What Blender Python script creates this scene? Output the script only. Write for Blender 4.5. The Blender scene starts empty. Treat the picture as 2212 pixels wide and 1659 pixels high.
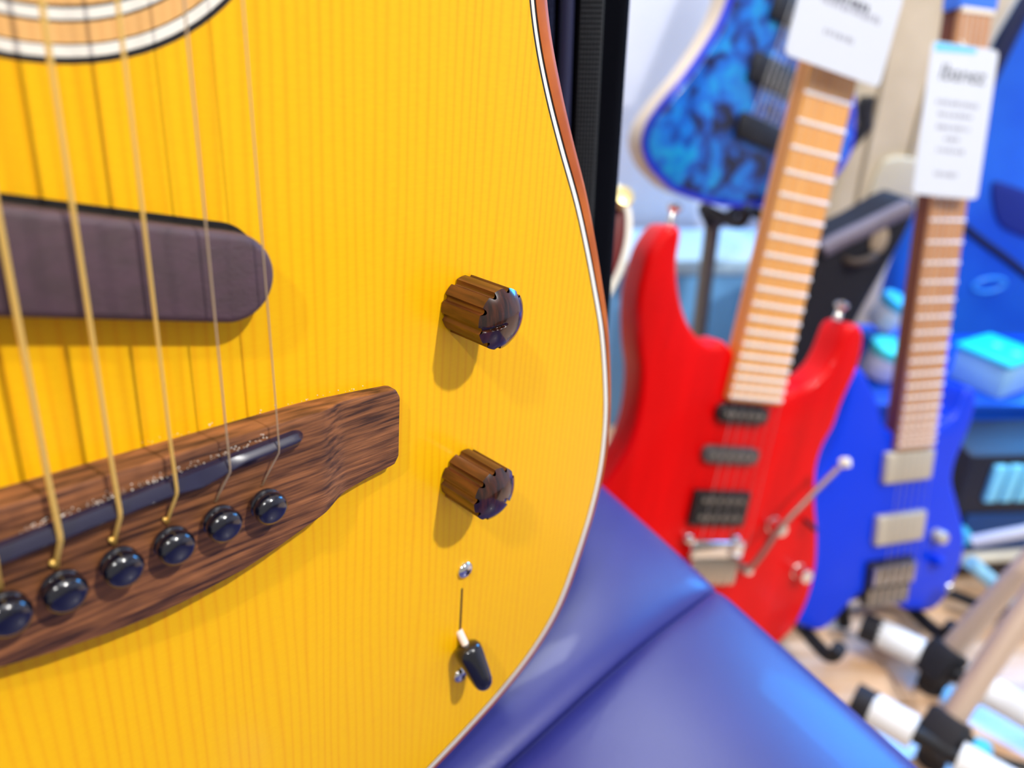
import bpy, bmesh, math, random
from mathutils import Vector, Matrix

random.seed(7)
SC = bpy.context.scene
COL = SC.collection
V = Vector

# ------------------------------------------------------------------ camera, world, lights, exposure
FPX, CX, CY = 1600.0, 1106.0, 829.5
CAM = V((0, 0, 0.80))
PITCH = math.radians(28)
FWD = V((0, math.cos(PITCH), -math.sin(PITCH)))
DWN = V((0, -math.sin(PITCH), -math.cos(PITCH)))
RGT = V((1, 0, 0))

cam_data = bpy.data.cameras.new('camera')
cam = bpy.data.objects.new('camera', cam_data)
COL.objects.link(cam)
cam_data.sensor_width = 36.0
cam_data.lens = FPX / 2212.0 * 36.0
cam.location = CAM
cam.rotation_euler = (math.radians(90) - PITCH, 0, 0)
cam_data.clip_start = 0.01
cam_data.dof.use_dof = True
cam_data.dof.focus_distance = 0.196
cam_data.dof.aperture_fstop = 7.8
SC.camera = cam

SC.view_settings.view_transform = 'Standard'
SC.view_settings.look = 'None'
SC.view_settings.exposure = 0.0
SC.view_settings.gamma = 1.0
SC.view_settings.use_curve_mapping = False

world = bpy.data.worlds.new('shop_light')
SC.world = world
world.use_nodes = True
world.node_tree.nodes['Background'].inputs[0].default_value = (1.0, 0.96, 0.90, 1)
world.node_tree.nodes['Background'].inputs[1].default_value = 0.42


def lamp(name, loc, target, size, power, colour=(1, 1, 1), shape='DISK', size_y=None):
    d = bpy.data.lights.new(name, 'AREA')
    d.shape = shape
    d.size = size
    if size_y:
        d.size_y = size_y
    d.energy = power
    d.color = colour
    o = bpy.data.objects.new(name, d)
    COL.objects.link(o)
    o.location = loc
    o.rotation_euler = (V(target) - V(loc)).to_track_quat('-Z', 'Y').to_euler()
    return o


GT = V((0.0, 0.13, 0.72))
lamp('ceiling_spot_lamp', GT + V((.592, -.318, .741)) * 2.1, GT, 0.10, 42, (1.0, 0.97, 0.92))
lamp('ceiling_spot_lamp', GT + V((-.17, -.627, .76)) * 2.1, GT, 0.10, 17, (1.0, 0.97, 0.92))
lamp('overhead_panel_light', (0.25, 1.22, 2.3), (0.25, 1.55, 0.6), 0.9, 28, (0.92, 0.96, 1.0), 'RECTANGLE', 0.3)  # added wash light that brightens the back wall, no known fixture
lamp('overhead_panel_light', (0.35, -0.25, 2.35), (0.45, 0.8, 0.3), 0.8, 5, (0.95, 0.97, 1.0), 'RECTANGLE', 0.3)
lamp('blue_led_lamp', (1.25, 1.40, 1.15), (0.55, 0.70, 0.35), 0.5, 24, (0.02, 0.36, 1.0), 'RECTANGLE', 0.5)


# ------------------------------------------------------------------ helpers
def ray(u, v):
    return RGT * ((u - CX) / FPX) + DWN * ((v - CY) / FPX) + FWD


def at(u, v, z):
    return CAM + ray(u, v) * z


def on_plane(u, v, p, n):
    r = ray(u, v)
    return CAM + r * ((p - CAM).dot(n) / r.dot(n))


def on_z(u, v, h):
    r = ray(u, v)
    return CAM + r * ((h - CAM.z) / r.z)


def lin(c):
    out = []
    for x in c[:3]:
        x = x / 255.0
        out.append(x / 12.92 if x <= 0.04045 else ((x + 0.055) / 1.055) ** 2.4)
    return (out[0], out[1], out[2], 1.0)


def mat(name, rgb, rough=0.5, metal=0.0, coat=0.0, noise=None, bump=None, spec=0.5, emit=None):
    """procedural material; noise = (rgb2, scale(xyz), amount, detail); bump = (scale(xyz), strength)"""
    m = bpy.data.materials.new(name)
    m.use_nodes = True
    nt = m.node_tree
    b = nt.nodes['Principled BSDF']
    b.inputs['Base Color'].default_value = lin(rgb)
    b.inputs['Roughness'].default_value = rough
    b.inputs['Metallic'].default_value = metal
    b.inputs['Coat Weight'].default_value = coat
    b.inputs['Coat Roughness'].default_value = 0.06
    b.inputs['Specular IOR Level'].default_value = spec
    tc = mp = None
    if noise:
        rgb2, sc, amt, det = noise
        tc = nt.nodes.new('ShaderNodeTexCoord')
        mp = nt.nodes.new('ShaderNodeMapping')
        mp.inputs['Scale'].default_value = sc
        nz = nt.nodes.new('ShaderNodeTexNoise')
        nz.inputs['Scale'].default_value = 1.0
        nz.inputs['Detail'].default_value = det
        rp = nt.nodes.new('ShaderNodeValToRGB')
        rp.color_ramp.elements[0].position = 0.5 - 0.28 / max(amt, .01) * .5
        rp.color_ramp.elements[1].position = 0.5 + 0.28 / max(amt, .01) * .5
        rp.color_ramp.elements[0].color = lin(rgb2)
        rp.color_ramp.elements[1].color = lin(rgb)
        nt.links.new(tc.outputs['Object'], mp.inputs['Vector'])
        nt.links.new(mp.outputs['Vector'], nz.inputs['Vector'])
        nt.links.new(nz.outputs['Fac'], rp.inputs['Fac'])
        nt.links.new(rp.outputs['Color'], b.inputs['Base Color'])
    if bump:
        sc, st = bump
        tc2 = nt.nodes.new('ShaderNodeTexCoord')
        mp2 = nt.nodes.new('ShaderNodeMapping')
        mp2.inputs['Scale'].default_value = sc
        nz2 = nt.nodes.new('ShaderNodeTexNoise')
        nz2.inputs['Scale'].default_value = 1.0
        nz2.inputs['Detail'].default_value = 4
        bp = nt.nodes.new('ShaderNodeBump')
        bp.inputs['Strength'].default_value = st
        bp.inputs['Distance'].default_value = 0.0006
        nt.links.new(tc2.outputs['Object'], mp2.inputs['Vector'])
        nt.links.new(mp2.outputs['Vector'], nz2.inputs['Vector'])
        nt.links.new(nz2.outputs['Fac'], bp.inputs['Height'])
        nt.links.new(bp.outputs['Normal'], b.inputs['Normal'])
    if emit:
        b.inputs['Emission Color'].default_value = lin(emit[0])
        b.inputs['Emission Strength'].default_value = emit[1]
    return m


def link(name, me, m, parent=None, matrix=None):
    o = bpy.data.objects.new(name, me)
    COL.objects.link(o)
    if m is not None and not me.materials:
        me.materials.append(m)
    if parent is not None:
        o.parent = parent
    if matrix is not None:
        o.matrix_local = matrix
    return o


def smooth(me, deg=35):
    for p in me.polygons:
        p.use_smooth = True
    me.set_sharp_from_angle(angle=math.radians(deg))


def from_bm(name, bm, m, parent=None, deg=35, normals=True):
    if normals:
        bmesh.ops.recalc_face_normals(bm, faces=bm.faces)
    me = bpy.data.meshes.new(name)
    bm.to_mesh(me)
    bm.free()
    smooth(me, deg)
    return link(name, me, m, parent)


def tag(o, label, cat, group=None):
    o['label'] = label
    o['category'] = cat
    if group:
        o['group'] = group
    return o


def thing(name, label, cat, matrix, group=None):
    o = bpy.data.objects.new(name, None)
    o.empty_display_size = 0.05
    COL.objects.link(o)
    o.matrix_world = matrix
    return tag(o, label, cat, group)


def structure(o):
    o['kind'] = 'structure'
    return o


def frame(origin, a, b, n):
    M = Matrix((a, b, n)).transposed().to_4x4()
    M.translation = origin
    return M


def plane_frame(uv0, z0, uv_up, yaw, pitch=0.0):
    """a plane facing the camera, turned by yaw / pitch (deg); its b axis runs from uv0 towards uv_up"""
    y, p = math.radians(yaw), math.radians(pitch)
    n = (-FWD * math.cos(y) + RGT * math.sin(y)) * math.cos(p) - DWN * math.sin(p)
    n.normalize()
    o = at(uv0[0], uv0[1], z0)
    b = (on_plane(uv_up[0], uv_up[1], o, n) - o).normalized()
    a = b.cross(n).normalized()
    return frame(o, a, b, n)


def vp_frame(uv0, z0, uv_up, across):
    """plane through the neck line uv0 -> uv_up whose cross direction (frets) is given in camera axes (right, down, forward)"""
    a = (RGT * across[0] + DWN * across[1] + FWD * across[2]).normalized()
    m = ray(*uv0).cross(ray(*uv_up)).normalized()
    b = a.cross(m).normalized()
    if b.dot(DWN) > 0:
        b = -b
    n = a.cross(b).normalized()
    if n.dot(FWD) > 0:
        n, a = -n, -a
    return frame(at(uv0[0], uv0[1], z0), a, b, n)


def clamp_z(M, loop, zmin=0.004):
    """lift outline points that would go below the floor"""
    out = []
    bz = (M.to_3x3() @ V((0, 1, 0))).z
    for x, y in [q[:2] for q in loop]:
        z = (M @ V((x, y, 0))).z
        if z < zmin:
            y += (zmin - z) / bz
        if not out or (V(out[-1]) - V((x, y))).length > 0.014:
            out.append((x, y))
    if (V(out[0]) - V(out[-1])).length < 0.014:
        out.pop()
    return out


class Px:
    """turns photograph pixels into 2-D coordinates on the plane of a frame"""
    def __init__(self, M):
        self.M = M
        self.inv = M.inverted()
        self.n = M.to_3x3() @ V((0, 0, 1))
        self.o = M.translation.copy()

    def __call__(self, u, v, h=0.0):
        q = self.inv @ on_plane(u, v, self.o + self.n * h, self.n)
        return (q.x, q.y)

    def many(self, pts, h=0.0):
        return [self(u, v, h) for u, v in pts]


def spline(pts, sub=6, closed=True):
    """Catmull-Rom through 2-D (or 3-D) points"""
    n = len(pts)
    out = []
    P = [V(p) for p in pts]
    rng = range(n) if closed else range(n - 1)
    for i in rng:
        if closed:
            p0, p1, p2, p3 = P[(i - 1) % n], P[i], P[(i + 1) % n], P[(i + 2) % n]
        else:
            p0, p1, p2, p3 = P[max(i - 1, 0)], P[i], P[i + 1], P[min(i + 2, n - 1)]
        for k in range(sub):
            t = k / sub
            out.append(0.5 * ((2 * p1) + (p2 - p0) * t + (2 * p0 - 5 * p1 + 4 * p2 - p3) * t * t
                              + (3 * p1 - p0 - 3 * p2 + p3) * t ** 3))
    if not closed:
        out.append(P[-1])
    return [tuple(q) for q in out]


def area2(pts):
    s = 0
    for i in range(len(pts)):
        x0, y0 = pts[i][:2]
        x1, y1 = pts[(i + 1) % len(pts)][:2]
        s += x0 * y1 - x1 * y0
    return s / 2


def offset_loop(pts, d):
    """push a closed loop outward by d (number or list)"""
    n = len(pts)
    sgn = 1 if area2(pts) > 0 else -1
    out = []
    for i in range(n):
        a = V(pts[(i - 1) % n][:2]); c = V(pts[(i + 1) % n][:2])
        t = (c - a).normalized()
        nn = V((t.y, -t.x)) * sgn
        dd = d[i] if isinstance(d, (list, tuple)) else d
        q = V(pts[i][:2]) + nn * dd
        out.append((q.x, q.y))
    return out


def plate(name, loops, z0, z1, m, parent=None, bevel=0.0, res=3, deg=35):
    """a flat plate with thickness (and holes): filled 2-D curve, extruded, edges rounded"""
    cu = bpy.data.curves.new(name, 'CURVE')
    cu.dimensions = '2D'
    cu.fill_mode = 'BOTH'
    cu.extrude = max((z1 - z0) / 2 - bevel, 1e-6)
    cu.bevel_depth = bevel
    cu.bevel_resolution = res
    cu.offset = -bevel
    for lp in loops:
        s = cu.splines.new('POLY')
        s.points.add(len(lp) - 1)
        for p, q in zip(s.points, lp):
            p.co = (q[0], q[1], 0, 1)
        s.use_cyclic_u = True
    tmp = bpy.data.objects.new('tmp', cu)
    COL.objects.link(tmp)
    dg = bpy.context.evaluated_depsgraph_get()
    dg.update()
    me = bpy.data.meshes.new_from_object(tmp.evaluated_get(dg))
    bpy.data.objects.remove(tmp)
    bpy.data.curves.remove(cu)
    me.name = name
    me.transform(Matrix.Translation((0, 0, (z0 + z1) / 2)))
    me.materials.clear()
    bm = bmesh.new()
    bm.from_mesh(me)
    bmesh.ops.remove_doubles(bm, verts=bm.verts, dist=1e-6)
    bmesh.ops.recalc_face_normals(bm, faces=bm.faces)
    bm.to_mesh(me)
    bm.free()
    smooth(me, deg)
    return link(name, me, m, parent)


def add_box(bm, x0, x1, y0, y1, z0, z1, bevel=0.0, seg=2):
    r = bmesh.ops.create_cube(bm, size=1.0)
    vs = r['verts']
    for v in vs:
        v.co = V(((x0 + x1) / 2 + v.co.x * (x1 - x0), (y0 + y1) / 2 + v.co.y * (y1 - y0),
                  (z0 + z1) / 2 + v.co.z * (z1 - z0)))
    if bevel > 0:
        es = list({e for v in vs for e in v.link_edges})
        bmesh.ops.bevel(bm, geom=es, offset=bevel, segments=seg, profile=0.5, affect='EDGES')


def box(name, b6, m, parent=None, bevel=0.0, seg=2):
    bm = bmesh.new()
    add_box(bm, *b6, bevel=bevel, seg=seg)
    return from_bm(name, bm, m, parent)


def add_tube(bm, pts, r, sides=10, caps=True):
    pts = [V(p) for p in pts]
    n = len(pts)
    rings = []
    up = None
    for i, p in enumerate(pts):
        t = (pts[min(i + 1, n - 1)] - pts[max(i - 1, 0)]).normalized()
        if up is None:
            up = t.orthogonal().normalized()
        up = (up - t * up.dot(t)).normalized()
        w = t.cross(up)
        rr = r[i] if isinstance(r, (list, tuple)) else r
        rings.append([bm.verts.new(p + (up * math.cos(2 * math.pi * k / sides) + w * math.sin(2 * math.pi * k / sides)) * rr)
                      for k in range(sides)])
    for i in range(n - 1):
        for k in range(sides):
            bm.faces.new((rings[i][k], rings[i][(k + 1) % sides], rings[i + 1][(k + 1) % sides], rings[i + 1][k]))
    if caps:
        bm.faces.new(rings[0][::-1])
        bm.faces.new(rings[-1])


def tube(name, pts, r, m, parent=None, sides=10, deg=50):
    bm = bmesh.new()
    add_tube(bm, pts, r, sides)
    return from_bm(name, bm, m, parent, deg)


def add_lathe(bm, prof, M, sides=32):
    """prof = [(radius, height)] about the local z of M"""
    rings = []
    for r, h in prof:
        if r < 1e-7:
            rings.append([bm.verts.new(M @ V((0, 0, h)))])
        else:
            rings.append([bm.verts.new(M @ V((r * math.cos(2 * math.pi * k / sides), r * math.sin(2 * math.pi * k / sides), h)))
                          for k in range(sides)])
    for A, B in zip(rings, rings[1:]):
        for k in range(sides):
            k2 = (k + 1) % sides
            if len(A) == 1 and len(B) == 1:
                continue
            if len(A) == 1:
                bm.faces.new((A[0], B[k], B[k2]))
            elif len(B) == 1:
                bm.faces.new((A[k], A[k2], B[0]))
            else:
                bm.faces.new((A[k], A[k2], B[k2], B[k]))
    if len(rings[0]) > 1:
        bm.faces.new(rings[0][::-1])
    if len(rings[-1]) > 1:
        bm.faces.new(rings[-1])


def lathe(name, prof, M, m, parent=None, sides=32, deg=40):
    bm = bmesh.new()
    add_lathe(bm, prof, M, sides)
    return from_bm(name, bm, m, parent, deg)


def axis_matrix(p, d):
    q = V(d).normalized().to_track_quat('Z', 'Y')
    M = q.to_matrix().to_4x4()
    M.translation = V(p)
    return M


def strip(name, loopA, loopB, prof, m, parent=None, deg=40):
    """closed band between two matching loops; prof = [(fraction, z)]"""
    bm = bmesh.new()
    n = len(loopA)
    rings = []
    for fct, z in prof:
        rings.append([bm.verts.new((a[0] + (c[0] - a[0]) * fct, a[1] + (c[1] - a[1]) * fct, z)) for a, c in zip(loopA, loopB)])
    for A, B in zip(rings, rings[1:]):
        for k in range(n):
            bm.faces.new((A[k], A[(k + 1) % n], B[(k + 1) % n], B[k]))
    return from_bm(name, bm, m, parent, deg)


def circle(cx, cy, r, n=96):
    return [(cx + r * math.cos(2 * math.pi * k / n), cy + r * math.sin(2 * math.pi * k / n)) for k in range(n)]


# ------------------------------------------------------------------ materials
def wood_grain(name, base, dark, pitch, axis='X', rough=0.25, coat=0.6, strength=1.0, fleck=0.06, wob=1.2):
    m = bpy.data.materials.new(name)
    m.use_nodes = True
    nt = m.node_tree
    N = nt.nodes.new
    L = nt.links.new
    b = nt.nodes['Principled BSDF']
    b.inputs['Roughness'].default_value = rough
    b.inputs['Specular IOR Level'].default_value = 0.22
    b.inputs['Coat Weight'].default_value = coat
    b.inputs['Coat Roughness'].default_value = 0.12
    tc = N('ShaderNodeTexCoord')
    # slow wander of the grain lines
    mp = N('ShaderNodeMapping'); mp.inputs['Scale'].default_value = (55, 6, 55) if axis == 'X' else (6, 55, 55)
    L(tc.outputs['Object'], mp.inputs['Vector'])
    n1 = N('ShaderNodeTexNoise'); n1.inputs['Scale'].default_value = 1.0; n1.inputs['Detail'].default_value = 2
    L(mp.outputs['Vector'], n1.inputs['Vector'])
    sep = N('ShaderNodeSeparateXYZ'); L(tc.outputs['Object'], sep.inputs['Vector'])
    ad = N('ShaderNodeMath'); ad.operation = 'MULTIPLY_ADD'
    L(sep.outputs[axis], ad.inputs[0]); ad.inputs[1].default_value = 1.0 / pitch
    ml = N('ShaderNodeMath'); ml.operation = 'MULTIPLY'; ml.inputs[1].default_value = wob
    L(n1.outputs['Fac'], ml.inputs[0]); L(ml.outputs[0], ad.inputs[2])
    fr = N('ShaderNodeMath'); fr.operation = 'FRACT'; L(ad.outputs[0], fr.inputs[0])
    rp = N('ShaderNodeValToRGB')
    e = rp.color_ramp.elements
    e[0].position = 0.0; e[0].color = (1, 1, 1, 1)
    e[1].position = 1.0; e[1].color = (0.85, 0.85, 0.85, 1)
    x = e.new(0.16); x.color = (0.45, 0.45, 0.45, 1)
    x = e.new(0.34); x.color = (0, 0, 0, 1)
    x = e.new(0.75); x.color = (0.12, 0.12, 0.12, 1)
    L(fr.outputs[0], rp.inputs['Fac'])
    # per-line strength
    mp3 = N('ShaderNodeMapping'); mp3.inputs['Scale'].default_value = (260, 14, 260) if axis == 'X' else (14, 260, 260)
    L(tc.outputs['Object'], mp3.inputs['Vector'])
    n3 = N('ShaderNodeTexNoise'); n3.inputs['Scale'].default_value = 1.0; n3.inputs['Detail'].default_value = 3
    L(mp3.outputs['Vector'], n3.inputs['Vector'])
    m3 = N('ShaderNodeMath'); m3.operation = 'MULTIPLY'
    L(rp.outputs['Color'], m3.inputs[0]); L(n3.outputs['Fac'], m3.inputs[1])
    # cross flecks
    mp4 = N('ShaderNodeMapping'); mp4.inputs['Scale'].default_value = (300, 1400, 300) if axis == 'X' else (1400, 300, 300)
    L(tc.outputs['Object'], mp4.inputs['Vector'])
    n4 = N('ShaderNodeTexNoise'); n4.inputs['Scale'].default_value = 1.0; n4.inputs['Detail'].default_value = 1
    L(mp4.outputs['Vector'], n4.inputs['Vector'])
    m4 = N('ShaderNodeMath'); m4.operation = 'MULTIPLY_ADD'; m4.inputs[1].default_value = fleck * 4; m4.inputs[2].default_value = -fleck * 1.6
    L(n4.outputs['Fac'], m4.inputs[0])
    m5 = N('ShaderNodeMath'); m5.operation = 'MULTIPLY_ADD'; m5.inputs[1].default_value = 1.3 * strength
    L(m3.outputs[0], m5.inputs[0]); L(m4.outputs[0], m5.inputs[2]); m5.use_clamp = True
    mx = N('ShaderNodeMix'); mx.data_type = 'RGBA'
    mx.inputs['A'].default_value = lin(base); mx.inputs['B'].default_value = lin(dark)
    L(m5.outputs[0], mx.inputs['Factor'])
    L(mx.outputs['Result'], b.inputs['Base Color'])
    return m


M_top = wood_grain('honey_spruce', (248, 188, 8), (236, 146, 2), 0.0029, 'X', 0.42, 0.10, 0.62, 0.06, 2.4)
M_rosette_wood = wood_grain('pale_rosette_wood', (236, 182, 110), (206, 146, 84), 0.0021, 'X', 0.35, 0.3, 0.6)
M_bridge = mat('rosewood', (150, 94, 54), 0.55, noise=((58, 30, 17), (60, 900, 500), 0.9, 8), bump=((90, 1600, 900), 0.35))
M_knob = mat('dark_rosewood', (104, 56, 24), 0.35, coat=0.25, noise=((58, 28, 12), (500, 500, 60), 1.0, 6))
M_knob_cap = mat('polished_rosewood', (66, 30, 16), 0.22, coat=0.6, noise=((30, 13, 8), (1100, 160, 300), 1.2, 5))
M_edge = mat('mahogany_edge', (196, 104, 30), 0.5, coat=0.0, spec=0.25, noise=((168, 80, 22), (40, 40, 800), 1.0, 6))
M_side = mat('mahogany_side', (150, 74, 28), 0.35, coat=0.5, noise=((112, 50, 18), (20, 20, 500), 1.0, 6))
M_white = mat('ivory_binding', (244, 238, 222), 0.35, coat=0.3)
M_black = mat('black_plastic', (12, 14, 24), 0.22, coat=0.6)
M_blackline = mat('black_purfling', (18, 14, 12), 0.5)
M_plum = mat('plum_matte', (84, 62, 70), 0.62, noise=((76, 58, 62), (160, 300, 100), 1.0, 6), bump=((900, 1500, 900), 0.25))
M_saddle = mat('dark_saddle', (24, 22, 50), 0.28, coat=0.6)
M_pin = mat('black_pin', (7, 9, 24), 0.22, coat=1.0)
M_bronze = mat('bronze_wound', (250, 206, 110), 0.42, 0.6, bump=((3000, 3000, 3000), 0.2))
M_steel = mat('plain_steel', (210, 186, 150), 0.35, 0.7)
M_chrome = mat('chrome', (226, 226, 224), 0.12, 1.0)
M_nickel = mat('brushed_nickel', (200, 192, 178), 0.3, 1.0)
M_dark = mat('slot_dark', (36, 20, 10), 0.8)
M_lever = mat('cream_lever', (238, 220, 205), 0.35)
M_dust = mat('pale_dust', (235, 225, 210), 0.7)
M_neckwood = mat('neck_mahogany', (150, 84, 40), 0.4, coat=0.3, noise=((120, 62, 28), (300, 12, 300), 1.0, 5))
M_fbdark = mat('dark_fretboard', (60, 36, 26), 0.5)

# ------------------------------------------------------------------ setting (room shell)
WALL_Y = 1.55
M_wall = mat('pale_wall', (228, 232, 246), 0.7, noise=((220, 224, 236), (6, 6, 6), 1.0, 3))
M_ceil = mat('white_ceiling', (232, 232, 232), 0.8)
M_plank = mat('oak_plank', (234, 204, 176), 0.28, coat=0.5, noise=((212, 168, 124), (6, 60, 60), 1.0, 6))
M_sub = mat('dark_joint', (70, 46, 30), 0.8)


def slab(name, b6, m):
    return structure(box(name, b6, m))


floor = slab('floor', (-2.5, 2.6, -1.6, WALL_Y, -0.06, -0.003), M_sub)
plank_me = None
pw, pl = 0.12, 0.9
for j in range(int((WALL_Y + 0.2) / pw)):
    y0 = -0.2 + j * pw
    off = (j % 3) * 0.3
    for i in range(5):
        x0 = -1.6 + off + i * pl
        if x0 > 2.3:
            continue
        if plank_me is None:
            bm = bmesh.new()
            add_box(bm, 0.001, pl - 0.001, 0.001, pw - 0.001, -0.02, 0.0, 0.0008, 1)
            o = from_bm('plank', bm, M_plank, floor)
            plank_me = o.data
        else:
            o = link('plank', plank_me, None, floor)
        o.location = (x0, y0, 0)
slab('wall_back', (-2.5, 2.6, WALL_Y, WALL_Y + 0.08, 0, 2.5), M_wall)
slab('wall_left', (-2.58, -2.5, -1.6, WALL_Y, 0, 2.5), M_wall)
slab('wall_right', (2.6, 2.68, -1.6, WALL_Y, 0, 2.5), M_wall)
slab('ceiling', (-2.5, 2.6, -1.6, WALL_Y, 2.5, 2.56), M_ceil)
slab('baseboard_back', (-2.5, 2.6, WALL_Y - 0.012, WALL_Y, 0, 0.08), M_ceil)

# ------------------------------------------------------------------ the yellow acoustic guitar
g_n = V((0.71659619, -0.69748195, -0.00297198))
g_b = V((0.0798348, 0.0777882, 0.99376828))
g_a = g_b.cross(g_n).normalized()
GM = frame(V((-0.08075359, 0.12334362, 0.69984391)), g_a, g_b, g_n)
G = Px(GM)
guitar = thing('acoustic_guitar', 'honey yellow acoustic guitar with brown fluted knobs, standing upright on the blue padded bench', 'guitar', GM)
MM = 0.001

right = [(0, -161), (30, -159), (60, -153), (88.3, -144), (108, -137.5), (126.3, -130), (142.5, -120), (155, -106), (163.5, -84), (168.8, -64), (170.8, -46), (169.6, -27), (166, -10),
         (159.5, 11), (151.6, 29), (144.5, 44), (137.2, 58), (127.5, 74), (119.6, 88), (113.5, 101), (109.5, 113), (106.5, 128),
         (105.5, 145), (107.5, 165), (113, 188), (120, 212), (123.5, 236), (121, 260), (110, 280), (90, 294), (60, 301), (25, 303)]
outl = right + [(-x, y) for x, y in reversed(right[1:])]
outl = [(x * MM, y * MM) for x, y in outl]
E0 = spline(outl, 5)
nE = len(E0)


def by_h(f):
    return [f(q[1] / MM) for q in E0]


def lerp(t, lo, hi):
    t = max(0.0, min(1.0, t))
    return lo + (hi - lo) * t


w_black = by_h(lambda y: 0.0006)
w_white = by_h(lambda y: lerp((100 - y) / 200, 1.5, 3.2) * MM)
w_dark = by_h(lambda y: lerp((60 - y) / 120, 0.6, 0.2) * MM)
w_brown = by_h(lambda y: lerp((90 - y) / 110, 6.0, 2.6) * MM)


def acc(*ws):
    return [sum(t) for t in zip(*ws)]


E1 = offset_loop(E0, w_black)
E2 = offset_loop(E0, acc(w_black, w_white))
E3 = offset_loop(E0, acc(w_black, w_white, w_dark))
E4 = offset_loop(E0, acc(w_black, w_white, w_dark, w_brown))
ros = (-1.1 * MM, 136.2 * MM)
hole = circle(ros[0], ros[1], 0.0345)
plate('soundboard', [E0, circle(ros[0], ros[1], 0.0461)], -0.003, 0, M_top, guitar)
flat = [(0, -0.003), (0, 0.0), (1, 0.0), (1, -0.003)]
strip('purfling', E0, E1, flat, M_blackline, guitar)
strip('binding', E1, E2, [(0, -0.006), (0, 0.0), (0.7, 0.0), (0.93, -0.0003), (1, -0.0009), (1, -0.006)], M_white, guitar)
strip('purfling', E2, E3, [(0, -0.003), (0, -0.0004), (1, -0.0004), (1, -0.003)], M_blackline, guitar)
strip('edge_binding', E3, E4, [(0, -0.006), (0, -0.0002), (0.5, -0.0003), (0.8, -0.0008), (0.95, -0.0020), (1, -0.007)], M_edge, guitar)
strip('side', E3, E4, [(1, -0.007), (1, -0.095)], M_side, guitar)
plate('back', [E4], -0.098, -0.095, M_side, guitar)
# rosette: separate rings around the sound hole
RR = [(46.1, 45.0, M_blackline, 'rosette_line'), (45.0, 43.3, M_white, 'rosette_ring'), (43.3, 43.0, M_blackline, 'rosette_line'),
      (43.0, 39.95, M_rosette_wood, 'rosette_band'), (39.95, 39.5, M_blackline, 'rosette_line'),
      (39.5, 37.9, M_white, 'rosette_ring'), (37.9, 37.4, M_blackline, 'rosette_line'), (37.4, 34.5, M_rosette_wood, 'rosette_band')]
# radii fitted to the photograph: outer white 45.2..42.6, inner white 39.4..37.2
for ro, ri, m_, nm in RR:
    plate(nm, [circle(*ros, ro * MM), circle(*ros, ri * MM)], -0.003, 0.0001 if m_ is M_white else 0.00005, m_, guitar)

# bridge
b_lo = [(-78, -6.5), (-67, -7), (-58, -7.8), (-50, -9.2), (-43, -11.4), (-36, -13.3), (-27, -15.5), (-18, -17.2), (-7, -18.5), (2, -18.9), (8, -18.6),
        (21, -17.1), (30, -14.9), (36.3, -12.9), (42, -11.2), (47, -9.9), (52, -8.8), (58.3, -7.7), (67, -6.9)]
X0, X1 = -68.0, 68.6


def interp(tab, x):
    if x <= tab[0][0]:
        return tab[0][1]
    for (xa, ya), (xb, yb) in zip(tab, tab[1:]):
        if x <= xb:
            return ya + (yb - ya) * (x - xa) / (xb - xa)
    return tab[-1][1]


def bridge_h(x):
    ax = abs(x)
    if ax < 42:
        return 7.0
    if ax < 52:
        t = (ax - 42) / 10
        return 7.0 - (3 * t * t - 2 * t ** 3) * 3.0
    return 4.0 - 0.4 * (ax - 52) / 17


def b_up(x):
    return 17.9 if abs(x) < 40 else 17.9 - 2.3 * ((abs(x) - 40) / 28.6) ** 1.2


bm = bmesh.new()
cols = []
NX, NYB = 120, 14
for i in range(NX + 1):
    x = X0 + (X1 - X0) * i / NX
    lo, hi = interp(b_lo, x), b_up(x)
    ce = 0.0
    d_end = min(x - X0, X1 - x)
    if d_end < 2.0:                                   # rounded corners of the wing tips
        ce = 2.0 - math.sqrt(max(0.0, 4.0 - (2.0 - d_end) ** 2))
    lo, hi = lo + ce, hi - ce
    h = bridge_h(x)
    rr = 0.7
    col = [(x, lo, 0), (x, lo, h - rr), (x, lo + 0.22 * rr, h - 0.25 * rr), (x, lo + rr, h)]
    for k in range(1, NYB):
        col.append((x, lo + rr + (hi - lo - 2 * rr) * k / NYB, h))
    col += [(x, hi - rr, h), (x, hi - 0.22 * rr, h - 0.25 * rr), (x, hi, h - rr), (x, hi, 0)]
    cols.append([bm.verts.new(V(c) * MM) for c in col])
for A, B in zip(cols, cols[1:]):
    for k in range(len(A) - 1):
        bm.faces.new((A[k], B[k], B[k + 1], A[k + 1]))
bm.faces.new(cols[0])
bm.faces.new(cols[-1][::-1])
bridge = from_bm('bridge', bm, M_bridge, guitar, 50)

# saddle: compensated, with the stepped crest of the photograph
bm = bmesh.new()
sadd = []
NS = 90
for i in range(NS + 1):
    x = -40 + 77 * i / NS
    yc = 9.4 + (x + 24) * 0.068
    wdt = 1.9
    crest = yc - 0.4
    if x > 7:                                         # treble step: crest moves to the back edge, then forward again
        if x < 12:
            crest = yc - 0.4 - 0.9 * (x - 7) / 5
        elif x < 22:
            crest = yc - 1.3 + 1.8 * (x - 12) / 10
        else:
            crest = yc + 0.5
    h = 10.2
    e = min(1.0, max(0.0, min(x + 40, 37 - x) / 2.0))
    h -= (1 - e) ** 2 * 2.0
    w2 = wdt * (0.55 + 0.45 * math.sqrt(e))
    pr = [(yc - w2, 6.9), (yc - w2, h - 1.6), (crest - 0.35, h - 0.15), (crest, h), (crest + 0.35, h - 0.15), (yc + w2, h - 1.3), (yc + w2, 6.9)]
    sadd.append([bm.verts.new(V((x, y, z)) * MM) for y, z in pr])
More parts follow.
